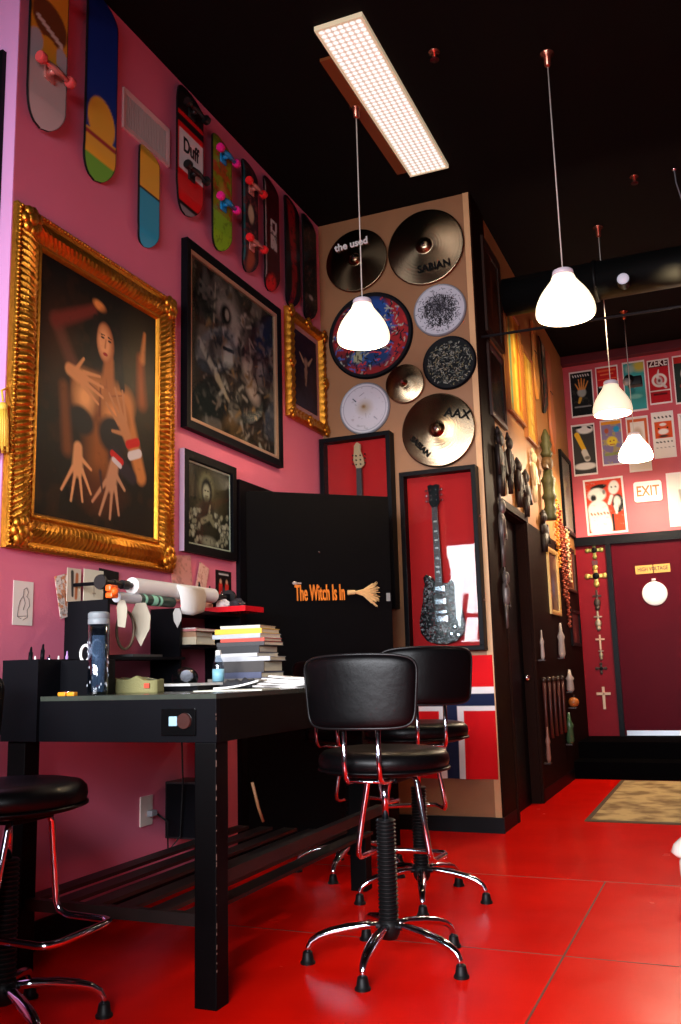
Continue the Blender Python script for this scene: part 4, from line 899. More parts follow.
def leafy(name, label, x, y, z, w_, h_, c, pointed=True, cat='paper'):
    out = [(-w_/2, -h_*0.25), (-w_*0.25, 0), (w_*0.25, 0), (w_/2, -h_*0.3), (w_*0.45, -h_*0.6), (0 if pointed else w_*.3, -h_), (-w_*0.4, -h_*0.65 if pointed else -h_*.95)]
    o = MB().prism(out, -0.003, 0.003).build(name, mat(name+str(len(MATS)), c, 0.6), None, False)
    o.location = (x, y, z); o.rotation_euler = (0.05, 0, 0.35); return tag(o, label, cat)
leafy('hanging_mask', 'large cream pointed paper hanging below the printed tube', -2.60, 3.70, 1.50, 0.095, 0.21, (168, 156, 134))
leafy('hanging_ribbon', 'narrow cream paper strip hanging next to the orange clamp', -2.60, 3.55, 1.505, 0.05, 0.13, (160, 150, 128), False)
leafy('hanging_tag', 'small white twist of paper hanging at the far end of the printed tube', -2.60, 4.02, 1.49, 0.045, 0.10, (170, 164, 158))
ch = thing('bead_chain', 'dark loop of chain hanging inside the black hutch against the pink wall', 'chain', (-2.66, 3.66, 1.40))
MB().tube([(0.05*math.cos(k*PI/10), 0, -0.03+0.09*math.sin(k*PI/10)) for k in range(20)], 0.007, 6, closed=True).build('chain_loop', mat('dull_olive_metal', (92, 74, 56), 0.5, 0.3), ch, True)
# prints leaning on / pinned to the wall behind the hutch
def card(label, y, z, w_, h_, ops, tilt=0.0, x=LX+0.006, name='art_card', rx=0.0):
    o = canvas(name, w_, h_, ops, None, 0, 26, thick=0.003); o.location = (x, y, z); o.rotation_euler = (rx, tilt, PI/2); return tag(o, label, 'card')
card('narrow leaning card with orange and grey figures above the hutch left end', 3.50, 1.585, 0.10, 0.16, [('bg', (206, 190, 170)), ('c', .35, .2, .4, 1.3, .14, .1, (60, 56, 54), .4), ('c', .7, .3, .65, 1.4, .14, .12, (176, 100, 60), .4)], 0.0, LX+0.03)
card('fanned paper scrap with orange marks hanging left of the hutch', 3.44, 1.53, 0.085, 0.2, [('bg', (220, 206, 196)), ('n', 6, .5, (200, 120, 70), .9), ('n', 9, .6, (110, 80, 70), .8)], -0.25, LX+0.02)
card('cream lettered sheet leaning above the hutch', 3.64, 1.585, 0.15, 0.17, [('bg', (222, 212, 190)), ('c', .55, .3, .5, .9, .03, .02, (150, 130, 110), .4), ('c', .4, .5, .62, .48, .02, .02, (150, 130, 110), .4), ('c', .42, .75, .62, .78, .02, .02, (150, 130, 110), .4)], 0.0, LX+0.035)
card('plain black card behind the iron pipe end', 3.79, 1.60, 0.16, 0.17, [('bg', (20, 18, 20))], 0.05, LX+0.01)
card('translucent sketch sheet pinned below the gold frame corner', 4.47, 1.70, 0.21, 0.26, [('bg', (214, 150, 140)), ('n', 9, .58, (176, 120, 110), .8)], -0.12, LX+0.01)
card('second curled sketch sheet beside the paintbrushes on the wall', 4.68, 1.70, 0.11, 0.2, [('bg', (222, 176, 160)), ('n', 9, .6, (180, 120, 110), .8)], 0.3, LX+0.015)
card('small red and black poster pinned left of the black doorway', 4.955, 1.685, 0.19, 0.20, [('bg', (24, 14, 16)), ('c', .3, .5, .3, 1.0, .14, .12, (190, 40, 36), .3), ('c', .7, .5, .7, 1.0, .14, .12, (200, 50, 40), .3), ('e', .3, .36, .08, .09, 0, (210, 160, 130), .3), ('e', .7, .36, .08, .09, 0, (210, 160, 130), .3), ('c', .2, .12, .8, .12, .04, .04, (200, 200, 200), .3), ('e', .5, .7, .12, .2, 0, (60, 60, 70), .4)], 0, LX+0.004)
for k, (lab, y, L) in enumerate([('black handled paintbrush leaning on the wall above the paper roll', 4.58, 0.14), ('second paintbrush with a dark tip left of the small red poster', 4.66, 0.12), ('silver pen upright left of the small red poster', 4.78, 0.10)]):
    stick(lab, 'paintbrush', -2.80, y, 1.494, L+0.05, 0.006, PCOL[(0, 0, 4)[k]][1], 0.12, k)

# wall outlet, cord, dark panel under the desk
ot = thing('wall_outlet', 'white outlet plate on the pink wall under the desk with a plug in it', 'outlet', (LX, 4.145, 0.46), PI/2)
MB().box(-0.055, 0.055, -0.008, 0, -0.075, 0.075, 0.003).build('cover_plate', mat('ivory_plate', (214, 200, 190), 0.4), ot)
MB().box(-0.0, 0.05, -0.04, -0.008, -0.03, 0.0, 0.004).build('plug', mat('grey_plug', (140, 140, 146), 0.4), ot)
cord = MB().tube([(LX+0.05, 4.18, 0.44), (LX+0.10, 4.2, 0.40), (LX+0.09, 4.22, 0.25), (LX+0.14, 4.26, 0.32), (LX+0.16, 4.25, 0.6), (LX+0.15, 4.24, 1.055)], 0.005, 6).build('power_cord', RUBBER, None, True)
tag(cord, 'thin black cord rising from the wall outlet to the desk', 'cord')
bp_ = thing('storage_box', 'black box standing on the slatted shelf under the desk against the wall', 'box', (-2.74, 4.48, 0.301))
MB().box(-0.10, 0.16, -0.2, 0.0, 0, 0.29, 0.004).build('box_body', mat('maroon_black_box', (28, 12, 16), 0.5), bp_)
MB().box(-0.09, 0.15, -0.204, -0.2, 0.01, 0.28).build('box_front', BLACKP, bp_)
b = MB()
for k, (x, y, z, dz) in enumerate(((0, 0, 0, 0.0),)):
    b.tube([(-1.80, 3.33, 0.72), (-1.795, 3.37, 0.62), (-1.79, 3.40, 0.56)], 0.006, 6)
sh = b.build('wooden_peg', mat('pale_wood_peg', (120, 84, 50), 0.6), None, True); tag(sh, 'short pale wooden peg hanging inside the desk near the front leg', 'peg')

# ------------------------------------------------------------------ swivel stools
def make_stool(label, loc, rz, legrot=0.0, group='black and chrome studio stools', back=True):
    p = thing('swivel_stool', label, 'stool', loc, rz, group)
    MB().lathe([(0.015, 0.085), (0.032, 0.09), (0.042, 0.11), (0.046, 0.14), (0.04, 0.165)], n=18).build('hub', RUBBER, p, True)
    for k in range(5):
        a = legrot+k*2*PI/5-rz
        c, s_ = math.cos(a), math.sin(a)
        P = [(0.03, 0.14), (0.09, 0.142), (0.17, 0.132), (0.24, 0.118), (0.285, 0.103), (0.315, 0.084), (0.328, 0.062), (0.33, 0.042)]
        lg = MB().tube([(r*c, r*s_, z) for r, z in P], [0.016, 0.019, 0.022, 0.021, 0.018, 0.015, 0.013, 0.012], 10, flat=0.8).build('leg', CHROME, p, True)
        MB().lathe([(0.030, 0.0), (0.030, 0.008), (0.024, 0.014), (0.019, 0.044), (0.014, 0.048)], (0.33*c, 0.33*s_, 0), n=14).build('rubber_foot', RUBBER, lg, 'auto')
    prof = []
    for k in range(27):
        z = 0.14+k*0.0152; prof += [(0.034, z), (0.041, z+0.0055), (0.041, z+0.009), (0.034, z+0.0145)]
    MB().lathe(prof, n=20).build('bellows_cover', RUBBER, p, 'auto')
    MB().lathe([(0.014, 0.54), (0.014, 0.72)], n=12).build('gas_piston', CHROME, p, True)
    MB().box(-0.10, 0.10, -0.13, 0.11, 0.705, 0.735, 0.006).build('seat_plate', BLACKP, p)
    b = MB()
    prof = [(0.02, 0.728), (0.205, 0.730), (0.245, 0.738), (0.266, 0.755), (0.273, 0.782), (0.269, 0.806), (0.250, 0.824), (0.205, 0.833), (0.12, 0.829), (0.02, 0.824)]
    b.lathe(prof, n=40, sy=0.93)
    b.build('seat', VINYL, p, True)
    MB().tube([(0.271*math.cos(2*PI*i/40), 0.271*0.93*math.sin(2*PI*i/40), 0.752) for i in range(40)], 0.006, 6, closed=True).build('seat_piping', VINYL, p, True)
    # backrest rods with the bend at the rear
    for sx in (-0.053, 0.089):
        MB().tube([(sx, -0.05, 0.722), (sx, -0.22, 0.722), (sx, -0.262, 0.726), (sx, -0.285, 0.745), (sx, -0.292, 0.79), (sx, -0.292, 0.96)], 0.0105, 8).build('back_rod', CHROME, p, True)
    MB().tube([(-0.053, -0.262, 0.726), (0.089, -0.262, 0.726)], 0.006, 8).build('cross_rod', CHROME, p, True)
    # footrest loop
    for sx in (-1, 1): pass
    L_ = [(-0.09, 0.09, 0.722), (-0.108, 0.092, 0.69), (-0.135, 0.085, 0.54), (-0.156, 0.08, 0.415), (-0.160, 0.092, 0.385), (-0.163, 0.125, 0.370), (-0.163, 0.28, 0.366), (-0.15, 0.31, 0.366), (-0.11, 0.322, 0.366)]
    loop = L_ + [(-x, y, z) for x, y, z in L_[::-1]]
    MB().tube(loop, 0.0118, 10).build('footrest', CHROME, p, True)
    # padded backrest
    nu, nv = 28, 18
    front = []; rear = []
    for j in range(nv+1):
        for i in range(nu+1):
            u, v = -1+2*i/nu, -1+2*j/nv
            # square to rounded rectangle
            e = 7.0
            m_ = max(abs(u), abs(v), 1e-6); nrm = (abs(u)**e+abs(v)**e)**(1/e); s1 = m_/nrm if nrm > 0 else 1
            x, z = u*s1, v*s1
            w_ = 0.230*(1+0.05*z); X = x*w_+0.008; Z = 1.064+z*0.135 + 0.012*(1-x*x)*(1 if z > 0 else 0)*z
            yc = -0.318+0.065*(x*x)*0.9
            th = 0.030*(1-m_**8)**0.5
            front.append((X, yc+0.004+th*0.9, Z)); rear.append((X, yc-th*0.35-0.004, Z))
    N = len(front); F = []
    for j in range(nv):
        for i in range(nu):
            a = j*(nu+1)+i; F.append((a, a+1, a+nu+2, a+nu+1)); F.append((N+a, N+a+nu+1, N+a+nu+2, N+a+1))
    rim = list(range(nu+1))+[j*(nu+1)+nu for j in range(1, nv+1)]+[nv*(nu+1)+i for i in range(nu-1, -1, -1)]+[j*(nu+1) for j in range(nv-1, 0, -1)]
    for k in range(len(rim)): a, b2 = rim[k], rim[(k+1) % len(rim)]; F.append((a, b2, N+b2, N+a))
    b = MB(); b.faces_from(front+rear, F); br_ = b.build('backrest', VINYL, p, True)
    pts = [((front[i][0]+rear[i][0])/2, (front[i][1]+rear[i][1])/2, front[i][2]) for i in rim]
    MB().tube(pts, 0.0065, 6, closed=True).build('back_piping', mat('satin_grey_black_piping', (18, 16, 17), 0.35, spec=0.3), br_, True)
    return p
D = math.radians
st = make_stool('black vinyl and chrome swivel stool in front, back to the camera beside the desk', (-1.355, 3.645, 0), 0.0, D(-88))
def copy_stool(label, loc, rz, turn, dz=0.0):
    c = copy_tree(st); c.location = loc; c.rotation_euler = (0, 0, rz); c['label'] = label
    for ch_ in c.children:
        if ch_.name.startswith('leg'): ch_.rotation_euler = (0, 0, turn)
        if ch_.name.split('.')[0] in ('seat', 'seat_plate', 'seat_piping', 'back_rod', 'cross_rod', 'backrest', 'footrest'): ch_.location.z = dz
    return c
copy_stool('black swivel stool behind the front one, half covering the flag', (-1.545, 4.66, 0), D(30), D(88-30), 0.045)
copy_stool('black swivel stool cut off by the left edge, chrome footrest to the right', (-2.33, 2.56, 0), D(-90), D(88+90+44), -0.03)
copy_stool('dark swivel stool hidden behind the front one beside the open black door', (-2.13, 5.17, 0), D(-8), D(8))

# ------------------------------------------------------------------ hanging lamps
def pendant(label, x, y, zb, r, emit, energy, canopy=True, zt_=4.82):
    p = thing('pendant_lamp', label, 'pendant lamp', (x, y, zb+0.035), 0, 'white bell pendant lamps')
    s_ = r/0.172; q_ = 0.9
    out = [(0.163, 0.0), (0.170, 0.012), (0.172, 0.035), (0.168, 0.068), (0.157, 0.105), (0.140, 0.145), (0.118, 0.182), (0.095, 0.215), (0.075, 0.245), (0.064, 0.275)]
    prof = [(a*s_, b_*q_) for a, b_ in out]+[(a*s_-0.004, b_*q_) for a, b_ in out[::-1]]
    b = MB(); n = 40; rings = [[b.b.verts.new((rr*math.cos(2*PI*i/n), rr*math.sin(2*PI*i/n), zz_)) for i in range(n)] for rr, zz_ in prof]
    for a, c in zip(rings, rings[1:]+rings[:1]):
        for i in range(n): b.b.faces.new((a[i], a[(i+1) % n], c[(i+1) % n], c[i]))
    b.build('lamp_shade', mat('lit_opal_glass_%s' % emit, (250, 236, 214), 0.4, var=0.0, emit=emit, ecol=(255, 230, 192)), p, True)
    MB().lathe([(0.063*s_, 0.246), (0.060*s_, 0.278), (0.053*s_, 0.284), (0.012, 0.288)], n=28).build('shade_cap', mat('opal_cap', (205, 190, 200), 0.45, emit=0.12), p, True)
    MB().tube([(0, 0, 0.285), (0, 0, zt_-zb-0.05)], 0.004, 6).build('cord', mat('pale_lamp_cord', (205, 196, 186), 0.5), p, True)
    MB().lathe([(0.045, zt_-zb), (0.045, zt_-zb-0.015), (0.022, zt_-zb-0.03), (0.02, zt_-zb-0.09), (0.008, zt_-zb-0.10)], n=18).build('canopy', mat('copper_canopy', (180, 110, 90), 0.25, 0.9), p, True)
    MB().ball((0, 0, 0.12), 0.035, 0.035, 0.045).build('bulb', mat('lit_bulb', (255, 240, 215), 0.5, var=0, emit=12.0), p, True)
    d_ = bpy.data.lights.new('lamp_light', 'POINT'); d_.energy = energy; d_.color = (1.0, 0.80, 0.55); d_.shadow_soft_size = 0.05
    l = bpy.data.objects.new('lamp_light', d_); C.objects.link(l); l.parent = p; l.location = (0, 0, 0.03)
    return p
pendant('white pendant lamp hanging in front of the painted drumheads', -1.955, 5.15, 3.165, 0.168, 1.6, 26)
pendant('white pendant lamp to the right of the column, larger of the right hand row', -0.695, 5.16, 3.11, 0.172, 1.6, 30)
pendant('cream pendant lamp third from the left, before the posters', -0.705, 7.62, 3.15, 0.160, 0.8, 40)
pendant('farthest, brightest pendant lamp glowing over the EXIT sign', -0.705, 9.7, 3.19, 0.172, 16.0, 200)

fl_ = thing('fluorescent_light', 'long rectangular fluorescent ceiling light with a prismatic cover', 'ceiling light', (-1.745, 5.228, 4.85))
MB().box(-0.15, 0.15, -0.88, 0.88, -0.012, 0.0).frame(0.001, 0.001, [(0, 0), (0, 0)]).build('housing', mat('cream_housing', (220, 206, 170), 0.4, emit=0.45), fl_)
b = MB()
b.box(-0.15, -0.135, -0.88, 0.88, -0.03, -0.012).box(0.135, 0.15, -0.88, 0.88, -0.03, -0.012).box(-0.135, 0.135, -0.88, -0.865, -0.03, -0.012).box(-0.135, 0.135, 0.865, 0.88, -0.03, -0.012)
b.build('rim', MATS['cream_housing'], fl_)
m = bpy.data.materials.new('prismatic_diffuser'); m.use_nodes = True; nt = m.node_tree; bs = nt.nodes['Principled BSDF']
tc = nt.nodes.new('ShaderNodeTexCoord'); vo = nt.nodes.new('ShaderNodeTexVoronoi'); vo.inputs['Scale'].default_value = 26; vo.inputs['Randomness'].default_value = 0.0
rp = nt.nodes.new('ShaderNodeValToRGB'); rp.color_ramp.elements[0].color = (1, 0.99, 0.94, 1); rp.color_ramp.elements[1].color = (0.36, 0.31, 0.22, 1); rp.color_ramp.elements[0].position = 0.42; rp.color_ramp.elements[1].position = 0.62
nt.links.new(tc.outputs['Object'], vo.inputs['Vector']); nt.links.new(vo.outputs['Distance'], rp.inputs[0]); nt.links.new(rp.outputs[0], bs.inputs['Emission Color']); bs.inputs['Emission Strength'].default_value = 1.05
MB().box(-0.135, 0.135, -0.865, 0.865, -0.026, -0.020).build('diffuser', m, fl_)

# ------------------------------------------------------------------ ceiling services
du = thing('ventilation_duct', 'fat black ventilation duct crossing under the dark ceiling', 'duct', (0, 7.4, 4.27))
MB().tube([(CX+0.07, 0, 0.0), (3.45, 0, 0.0)], 0.16, 24).build('duct_pipe', mat('black_duct', (9, 9, 9), 0.5, spec=0.2), du, True)
for x in (-0.75, 0.6, 2.0): MB().tube([(x, 0, 0), (x+0.03, 0, 0)], 0.172, 24).build('duct_collar', MATS['black_duct'], du, True)
rd = MB().tube([(CX+0.01, 6.7, 3.69), (3.49, 6.7, 3.62)], 0.011, 8).build('curtain_rod', mat('black_steel_rod', (30, 28, 30), 0.4), None, True); tag(rd, 'thin black rod spanning from the column edge to the right', 'rod')
for lab, x, z in (('white faced spotlight under the duct, left one', -0.50, 4.13), ('white faced spotlight under the duct at the right edge', 0.03, 4.19)):
    s_ = thing('spotlight', lab, 'spotlight', (x, 7.10, z), 0, 'spotlights under the duct')
    MB().lathe([(0.03, 0.14), (0.05, 0.12), (0.055, 0.0), (0.05, 0.0), (0.045, 0.02)], axis='y', n=20).tube([(0, 0.1, 0.03), (0, 0.17, 0.10)], 0.01, 6).build('housing', BLACKP, s_, 'auto')
    d_ = bpy.data.lights.new('spot_beam', 'SPOT'); d_.energy = 240; d_.color = (1.0, 0.76, 0.42); d_.spot_size = 1.1; d_.spot_blend = 0.8; d_.shadow_soft_size = 0.05
    l_ = bpy.data.objects.new('spot_beam', d_); C.objects.link(l_); l_.parent = s_; l_.location = (-0.06, 0.0, -0.03)
    l_.rotation_euler = (Vector((CX, 8.6 if x < -0.2 else 9.6, 3.5))-Vector((x, 7.10, z))).to_track_quat('-Z', 'Y').to_euler()
    MB().ball((0, 0.012, 0), 0.047, 0.02, 0.047, 16, 8).build('lens', mat('frosted_lens', (215, 212, 225), 0.4, emit=0.25), s_, True)
s_ = thing('security_camera', 'small black and white camera on a rod in front of the posters', 'camera', (-0.72, 9.9, 4.14))
MB().tube([(0, 0, 0.02), (0, 0, 0.70)], 0.008, 6).build('drop_rod', BLACKP, s_, True)
MB().box(-0.02, 0.13, -0.05, 0.06, -0.07, 0.03, 0.01).ball((0, -0.02, 0), 0.06).build('body', RUBBER, s_, True)
MB().lathe([(0.03, -0.082), (0.045, -0.07), (0.04, -0.05)], (-0.02, 0, -0.03), 'y', 16).build('white_ring', mat('grey_ring', (120, 116, 112), .4), s_, True)
for lab, x, y in (('small red and steel sprinkler head on the dark ceiling', -0.34, 6.89), ('reddish sprinkler head on the ceiling beside the fluorescent light', -1.32, 4.85)):
    s_ = thing('sprinkler', lab, 'sprinkler', (x, y, 4.85), 0, 'ceiling sprinklers')
    MB().lathe([(0.035, 0.0), (0.035, -0.01), (0.012, -0.015), (0.012, -0.05)], n=14).build('escutcheon', MATS['copper_canopy'], s_, True)
    MB().lathe([(0.028, -0.062), (0.028, -0.058)], n=14).build('deflector', mat('red_deflector', (60, 10, 14), 0.6, spec=0.1), s_, True)
hw = thing('hanging_wire', 'pale wire dangling from the ceiling near the right edge', 'wire', (-0.05, 6.9, 4.85))
MB().tube([(0, 0, 0), (0.005, 0, -0.12), (0.03, 0, -0.25), (0.05, 0, -0.42)], 0.005, 5).build('wire', mat('grey_wire', (120, 120, 124), 0.4), hw, True)
MB().ball((0, 0, -0.01), 0.02, 0.02, 0.012).build('hook', CHROME, hw, True)

# ------------------------------------------------------------------ posters on the far wall
BK = (22, 22, 22)
def poster(label, x0, x1, z0, z1, ops, border=(232, 222, 220), words=(), tilt=0.0):
    """x, z for an earlier wall depth; fx, fz scale them about the camera"""
    X0, X1, Z0, Z1 = fx(x0), fx(x1), fz(z0), fz(z1)
    w_, h_ = X1-X0, Z1-Z0
    p = thing('wall_poster', label, 'poster', ((X0+X1)/2, FY-0.001, (Z0+Z1)/2), (0, tilt, 0), 'concert posters on the far wall')
    MB().box(-w_/2, w_/2, -0.004, 0, -h_/2, h_/2).build('backing_sheet', mat('poster_border_%d_%d' % (border[0], border[1]), border, 0.5, var=0.03), p)
    canvas('print', w_*0.9, h_*0.93, ops, p, -0.008, 46)
    for body, sz, col, tx, tz, sx in words:
        text('lettering', body, sz, mat('poster_ink_%d_%d_%d' % col, col, 0.5, var=0), p, (tx, -0.010, tz*h_), ext=0.001, sx=sx, bold=0.002)
    return p
OB = (200, 130, 60)
hand = [('bg', BK), ('n', 7, .62, (60, 60, 50), .6), ('e', .5, 1.0, .24, .28, 0, (150, 156, 150), .3), ('c', .42, 1.3, .35, 1.5, .09, .07, (196, 150, 50), .4), ('c', .5, 1.75, .9, 1.72, .02, .02, (170, 170, 170), .4), ('c', .15, 1.72, .85, 1.72, .05, .05, (120, 124, 124), .5)]
for k, (a, b2) in enumerate(((.22, .55), (.38, .34), (.52, .30), (.66, .36), (.82, .48))): hand.append(('c', .36+.07*k, .85, a, b2, .045, .03, OB, .4))
for k in range(7): hand.append(('c', .12+.12*k, .12, .15+.12*k, .2, .035, .03, (205, 205, 205), .4))
poster('black poster with an orange-fingered hand, upper row far left', -1.43, -1.165, 3.965, 4.515, hand)
poster('red poster with orange lettering behind the cream lamp', -1.13, -0.88, 3.965, 4.53, [('bg', (196, 28, 30)), ('r', 0, .95, 1, 1.6, BK), ('r', 0, 1.55, 1, 3, (150, 30, 30)), ('c', .1, .16, .9, .14, .07, .07, (226, 100, 60), .5), ('c', .2, .36, .8, .34, .05, .05, (226, 110, 70), .5), ('c', .05, .62, .95, .58, .03, .03, (226, 100, 60), .5), ('c', .1, 1.0, .5, 1.0, .05, .05, (210, 210, 205), .5)])
poster('teal and yellow poster behind the small camera', -0.83, -0.585, 3.95, 4.54, [('bg', (60, 156, 156)), ('e', .8, .2, .5, .4, 0, (196, 180, 70), .6), ('e', .3, .3, .3, .3, 0, (150, 180, 170), .6), ('c', .4, 1.3, .7, 1.1, .12, .1, (150, 200, 196), .5), ('e', .5, 1.8, .4, .16, 0, (120, 196, 190), .5), ('c', .3, .8, .35, 1.5, .16, .2, (40, 120, 124), .5)])
poster('red poster headed ZEKE with a white ring motif', -0.56, -0.325, 4.0, 4.52, [('bg', (178, 24, 34)), ('r', 0, 0, 1, .34, (70, 20, 24)), ('a', .5, 1.08, .32, .08, (214, 208, 200), .5), ('e', .5, 1.12, .2, .3, 0, (190, 180, 176), .5), ('c', .5, .5, .42, .9, .03, .1, (210, 204, 198), .5), ('e', .5, 1.1, .1, .12, 0, (110, 60, 60), .5), ('r', 0, 1.62, 1, 1.68, (220, 212, 208)), ('c', .2, 1.84, .8, 1.84, .07, .07, (90, 20, 24), .4), ('c', .65, 1.3, .8, 1.5, .1, .08, (200, 190, 186), .5)], words=[('ZEKE', .115, (226, 222, 216), 0, .41, .78)])
poster('dark green poster with a red top, upper row at the right edge', -0.29, -0.04, 3.97, 4.53, [('bg', (36, 48, 42)), ('r', 0, 0, 1, .32, (180, 40, 36)), ('e', .4, .9, .14, .3, 0, (206, 206, 196), .4), ('c', .3, 1.5, .7, 1.5, .12, .1, (150, 60, 50), .5), ('e', .6, 1.2, .2, .2, 0, (90, 110, 100), .5)])
poster('poster with a slanting yellow figure on black, lower row far left', -1.45, -1.185, 3.275, 3.88, [('bg', (58, 56, 54)), ('e', .6, .2, .45, .24, 0, (226, 222, 218), .3), ('e', .3, .06, .2, .08, 0, BK, .3), ('e', .8, .12, .14, .06, 30, BK, .3), ('c', .2, .42, .5, 1.2, .13, .11, (226, 176, 40), .2), ('c', .5, 1.3, .62, 1.65, .16, .16, (206, 200, 190), .3), ('e', .62, 1.6, .18, .12, 0, (120, 112, 100), .5), ('e', .5, 2.0, .6, .2, 0, (222, 216, 210), .3)])
poster('purple, blue and yellow poster with a yellow face, lower row', -1.125, -0.885, 3.36, 3.89, [('bg', (134, 122, 160)), ('n', 6, .55, (176, 160, 96), .8), ('r', 0, 0, 1, .16, (222, 150, 40)), ('e', .76, .45, .2, .22, 0, (40, 150, 200), .4), ('e', .26, .5, .14, .18, 0, (180, 90, 60), .4), ('e', .5, 1.08, .32, .3, 0, (232, 208, 60), .3), ('e', .42, 1.08, .05, .05, 0, (150, 80, 60), .4), ('e', .6, 1.05, .05, .05, 0, (150, 80, 60), .4), ('c', .4, 1.25, .62, 1.25, .03, .03, (170, 80, 50), .4), ('c', .15, 1.78, .85, 1.75, .1, .1, (140, 150, 90), .5)])
poster('white poster with an orange frame behind the farthest lamp', -0.84, -0.6, 3.255, 3.89, [('bg', (226, 214, 204)), ('r', .02, .04, .98, 1.9, (206, 96, 50)), ('r', .14, .18, .86, 1.5, (232, 222, 212)), ('e', .5, .8, .3, .4, 0, (200, 180, 160), .5), ('c', .2, 2.1, .8, 2.1, .06, .06, (150, 110, 96), .5)])
wo = [('bg', (232, 226, 220)), ('r', .08, .45, .95, 1.35, (216, 84, 36)), ('e', .5, .62, .2, .1, 0, (240, 230, 222), .3), ('e', .5, 1.0, .3, .18, 0, (240, 230, 222), .3), ('e', .28, .82, .06, .05, 0, BK, .4), ('e', .72, .8, .06, .05, 0, BK, .4), ('e', .5, 1.25, .36, .1, 0, (60, 50, 50), .6)]
for k in range(5): wo += [('c', .12+.19*k, .2, .16+.19*k, .25, .055, .045, (60, 58, 58), .4), ('c', .12+.19*k, 1.55, .2+.17*k, 1.58, .05, .04, (70, 64, 64), .5), ('c', .1+.2*k, 1.85, .16+.2*k, 1.87, .03, .03, (150, 146, 144), .5)]
poster('white poster with a bold orange and black block, lower row', -0.565, -0.33, 3.38, 3.91, wo)
poster('white poster with a large black letter P at the right edge', -0.285, -0.04, 3.38, 3.86, [('bg', (232, 226, 222)), ('n', 8, .66, (190, 180, 176), .6)], words=[('P', .14, (50, 46, 46), -.07, .33, .9)])
b1 = [('bg', (206, 62, 36)), ('e', .36, .2, .26, .09, -8, BK, .25), ('e', .3, .42, .28, .22, 0, (222, 222, 216), .2), ('e', .2, .5, .1, .12, 0, BK, .4), ('e', .5, .35, .06, .1, 0, (120, 120, 116), .5), ('c', .3, .85, .35, 1.35, .3, .34, (222, 224, 218), .15), ('e', .78, .25, .16, .22, 10, (226, 224, 218), .2), ('e', .72, .24, .03, .03, 0, BK, .4), ('e', .84, .24, .03, .03, 0, BK, .4), ('c', .7, .5, .62, .7, .06, .05, (222, 220, 214), .3), ('e', .86, .72, .18, .3, 0, BK, .2), ('e', .84, .66, .11, .18, 0, (220, 216, 210), .3), ('c', .8, .8, .8, 1.0, .08, .03, (220, 216, 210), .3), ('r', .66, 1.0, .72, 1.5, BK), ('n', 14, .7, (150, 150, 146), .5)]
for k in range(6): b1.append(('c', .1+.09*k, .94+.02*(k % 2), .12+.09*k, .99, .035, .03, (206, 120, 100), .4))
poster('large white bordered red poster with black hatted white figures', -1.355, -0.915, 2.585, 3.225, b1, tilt=-0.02)
poster('large pale poster with a faint grey figure at the right edge', -0.465, -0.05, 2.605, 3.205, [('bg', (228, 222, 214)), ('c', .3, .5, .36, .8, .06, .1, (160, 156, 148), .5), ('c', .36, .9, .32, 1.2, .05, .05, (150, 146, 138), .5), ('e', .6, .7, .1, .2, 0, (170, 170, 160), .6)])
ex = thing('exit_sign', 'white EXIT sign plate with orange letters on the far wall', 'sign', (fx(-0.665), FY-0.001, fz(3.02)))
b = MB(); out = []
for cx_, cz_, a0 in ((.125, .09, 0), (-.125, .09, 90), (-.125, -.09, 180), (.125, -.09, 270)):
    for k in range(5): a = D(a0+k*22.5); out.append((cx_+.03*math.cos(a), cz_+.03*math.sin(a)))
b.prism(out, -0.03, 0).build('sign_plate', mat('white_sign', (240, 236, 228), 0.4, var=0), ex)
text('lettering', 'EXIT', 0.17, mat('amber_letters', (196, 104, 16), 0.5), ex, (0, -0.032, 0.0), ext=0.002, sx=0.74, bold=0.003)

# ------------------------------------------------------------------ things on the far door and the strip of crosses
sg = thing('warning_sign', 'small yellow HIGH VOLTAGE sign on the maroon far door', 'sign', (fx(-0.685), FY-0.012, fz(2.158)), (0, -0.02, 0))
MB().box(-0.19, 0.0, -0.006, 0, -0.048, 0.048).box(0.012, 0.19, -0.006, 0, -0.048, 0.048).build('sign_plate', mat('dull_yellow_sign', (206, 160, 66), 0.5), sg)
text('lettering', 'HIGH VOLTAGE', 0.062, mat('brown_letters', (80, 44, 18), 0.5), sg, (0, -0.008, 0), ext=0.001, sx=0.75, bold=0.002)
pl = thing('round_disc', 'bright white round disc hanging on the maroon far door', 'disc', (fx(-0.684), FY-0.012, fz(1.888)))
MB().lathe([(0.135, -0.002), (0.138, -0.012), (0.13, -0.02), (0.06, -0.024), (0.004, -0.024)], axis='y', n=48).build('disc', mat('bright_white_enamel', (253, 253, 252), 0.25, var=0), pl, True)
MB().box(-0.022, 0.022, -0.02, 0, 0.148, 0.172, 0.004).build('hanging_clip', WHITE, pl)
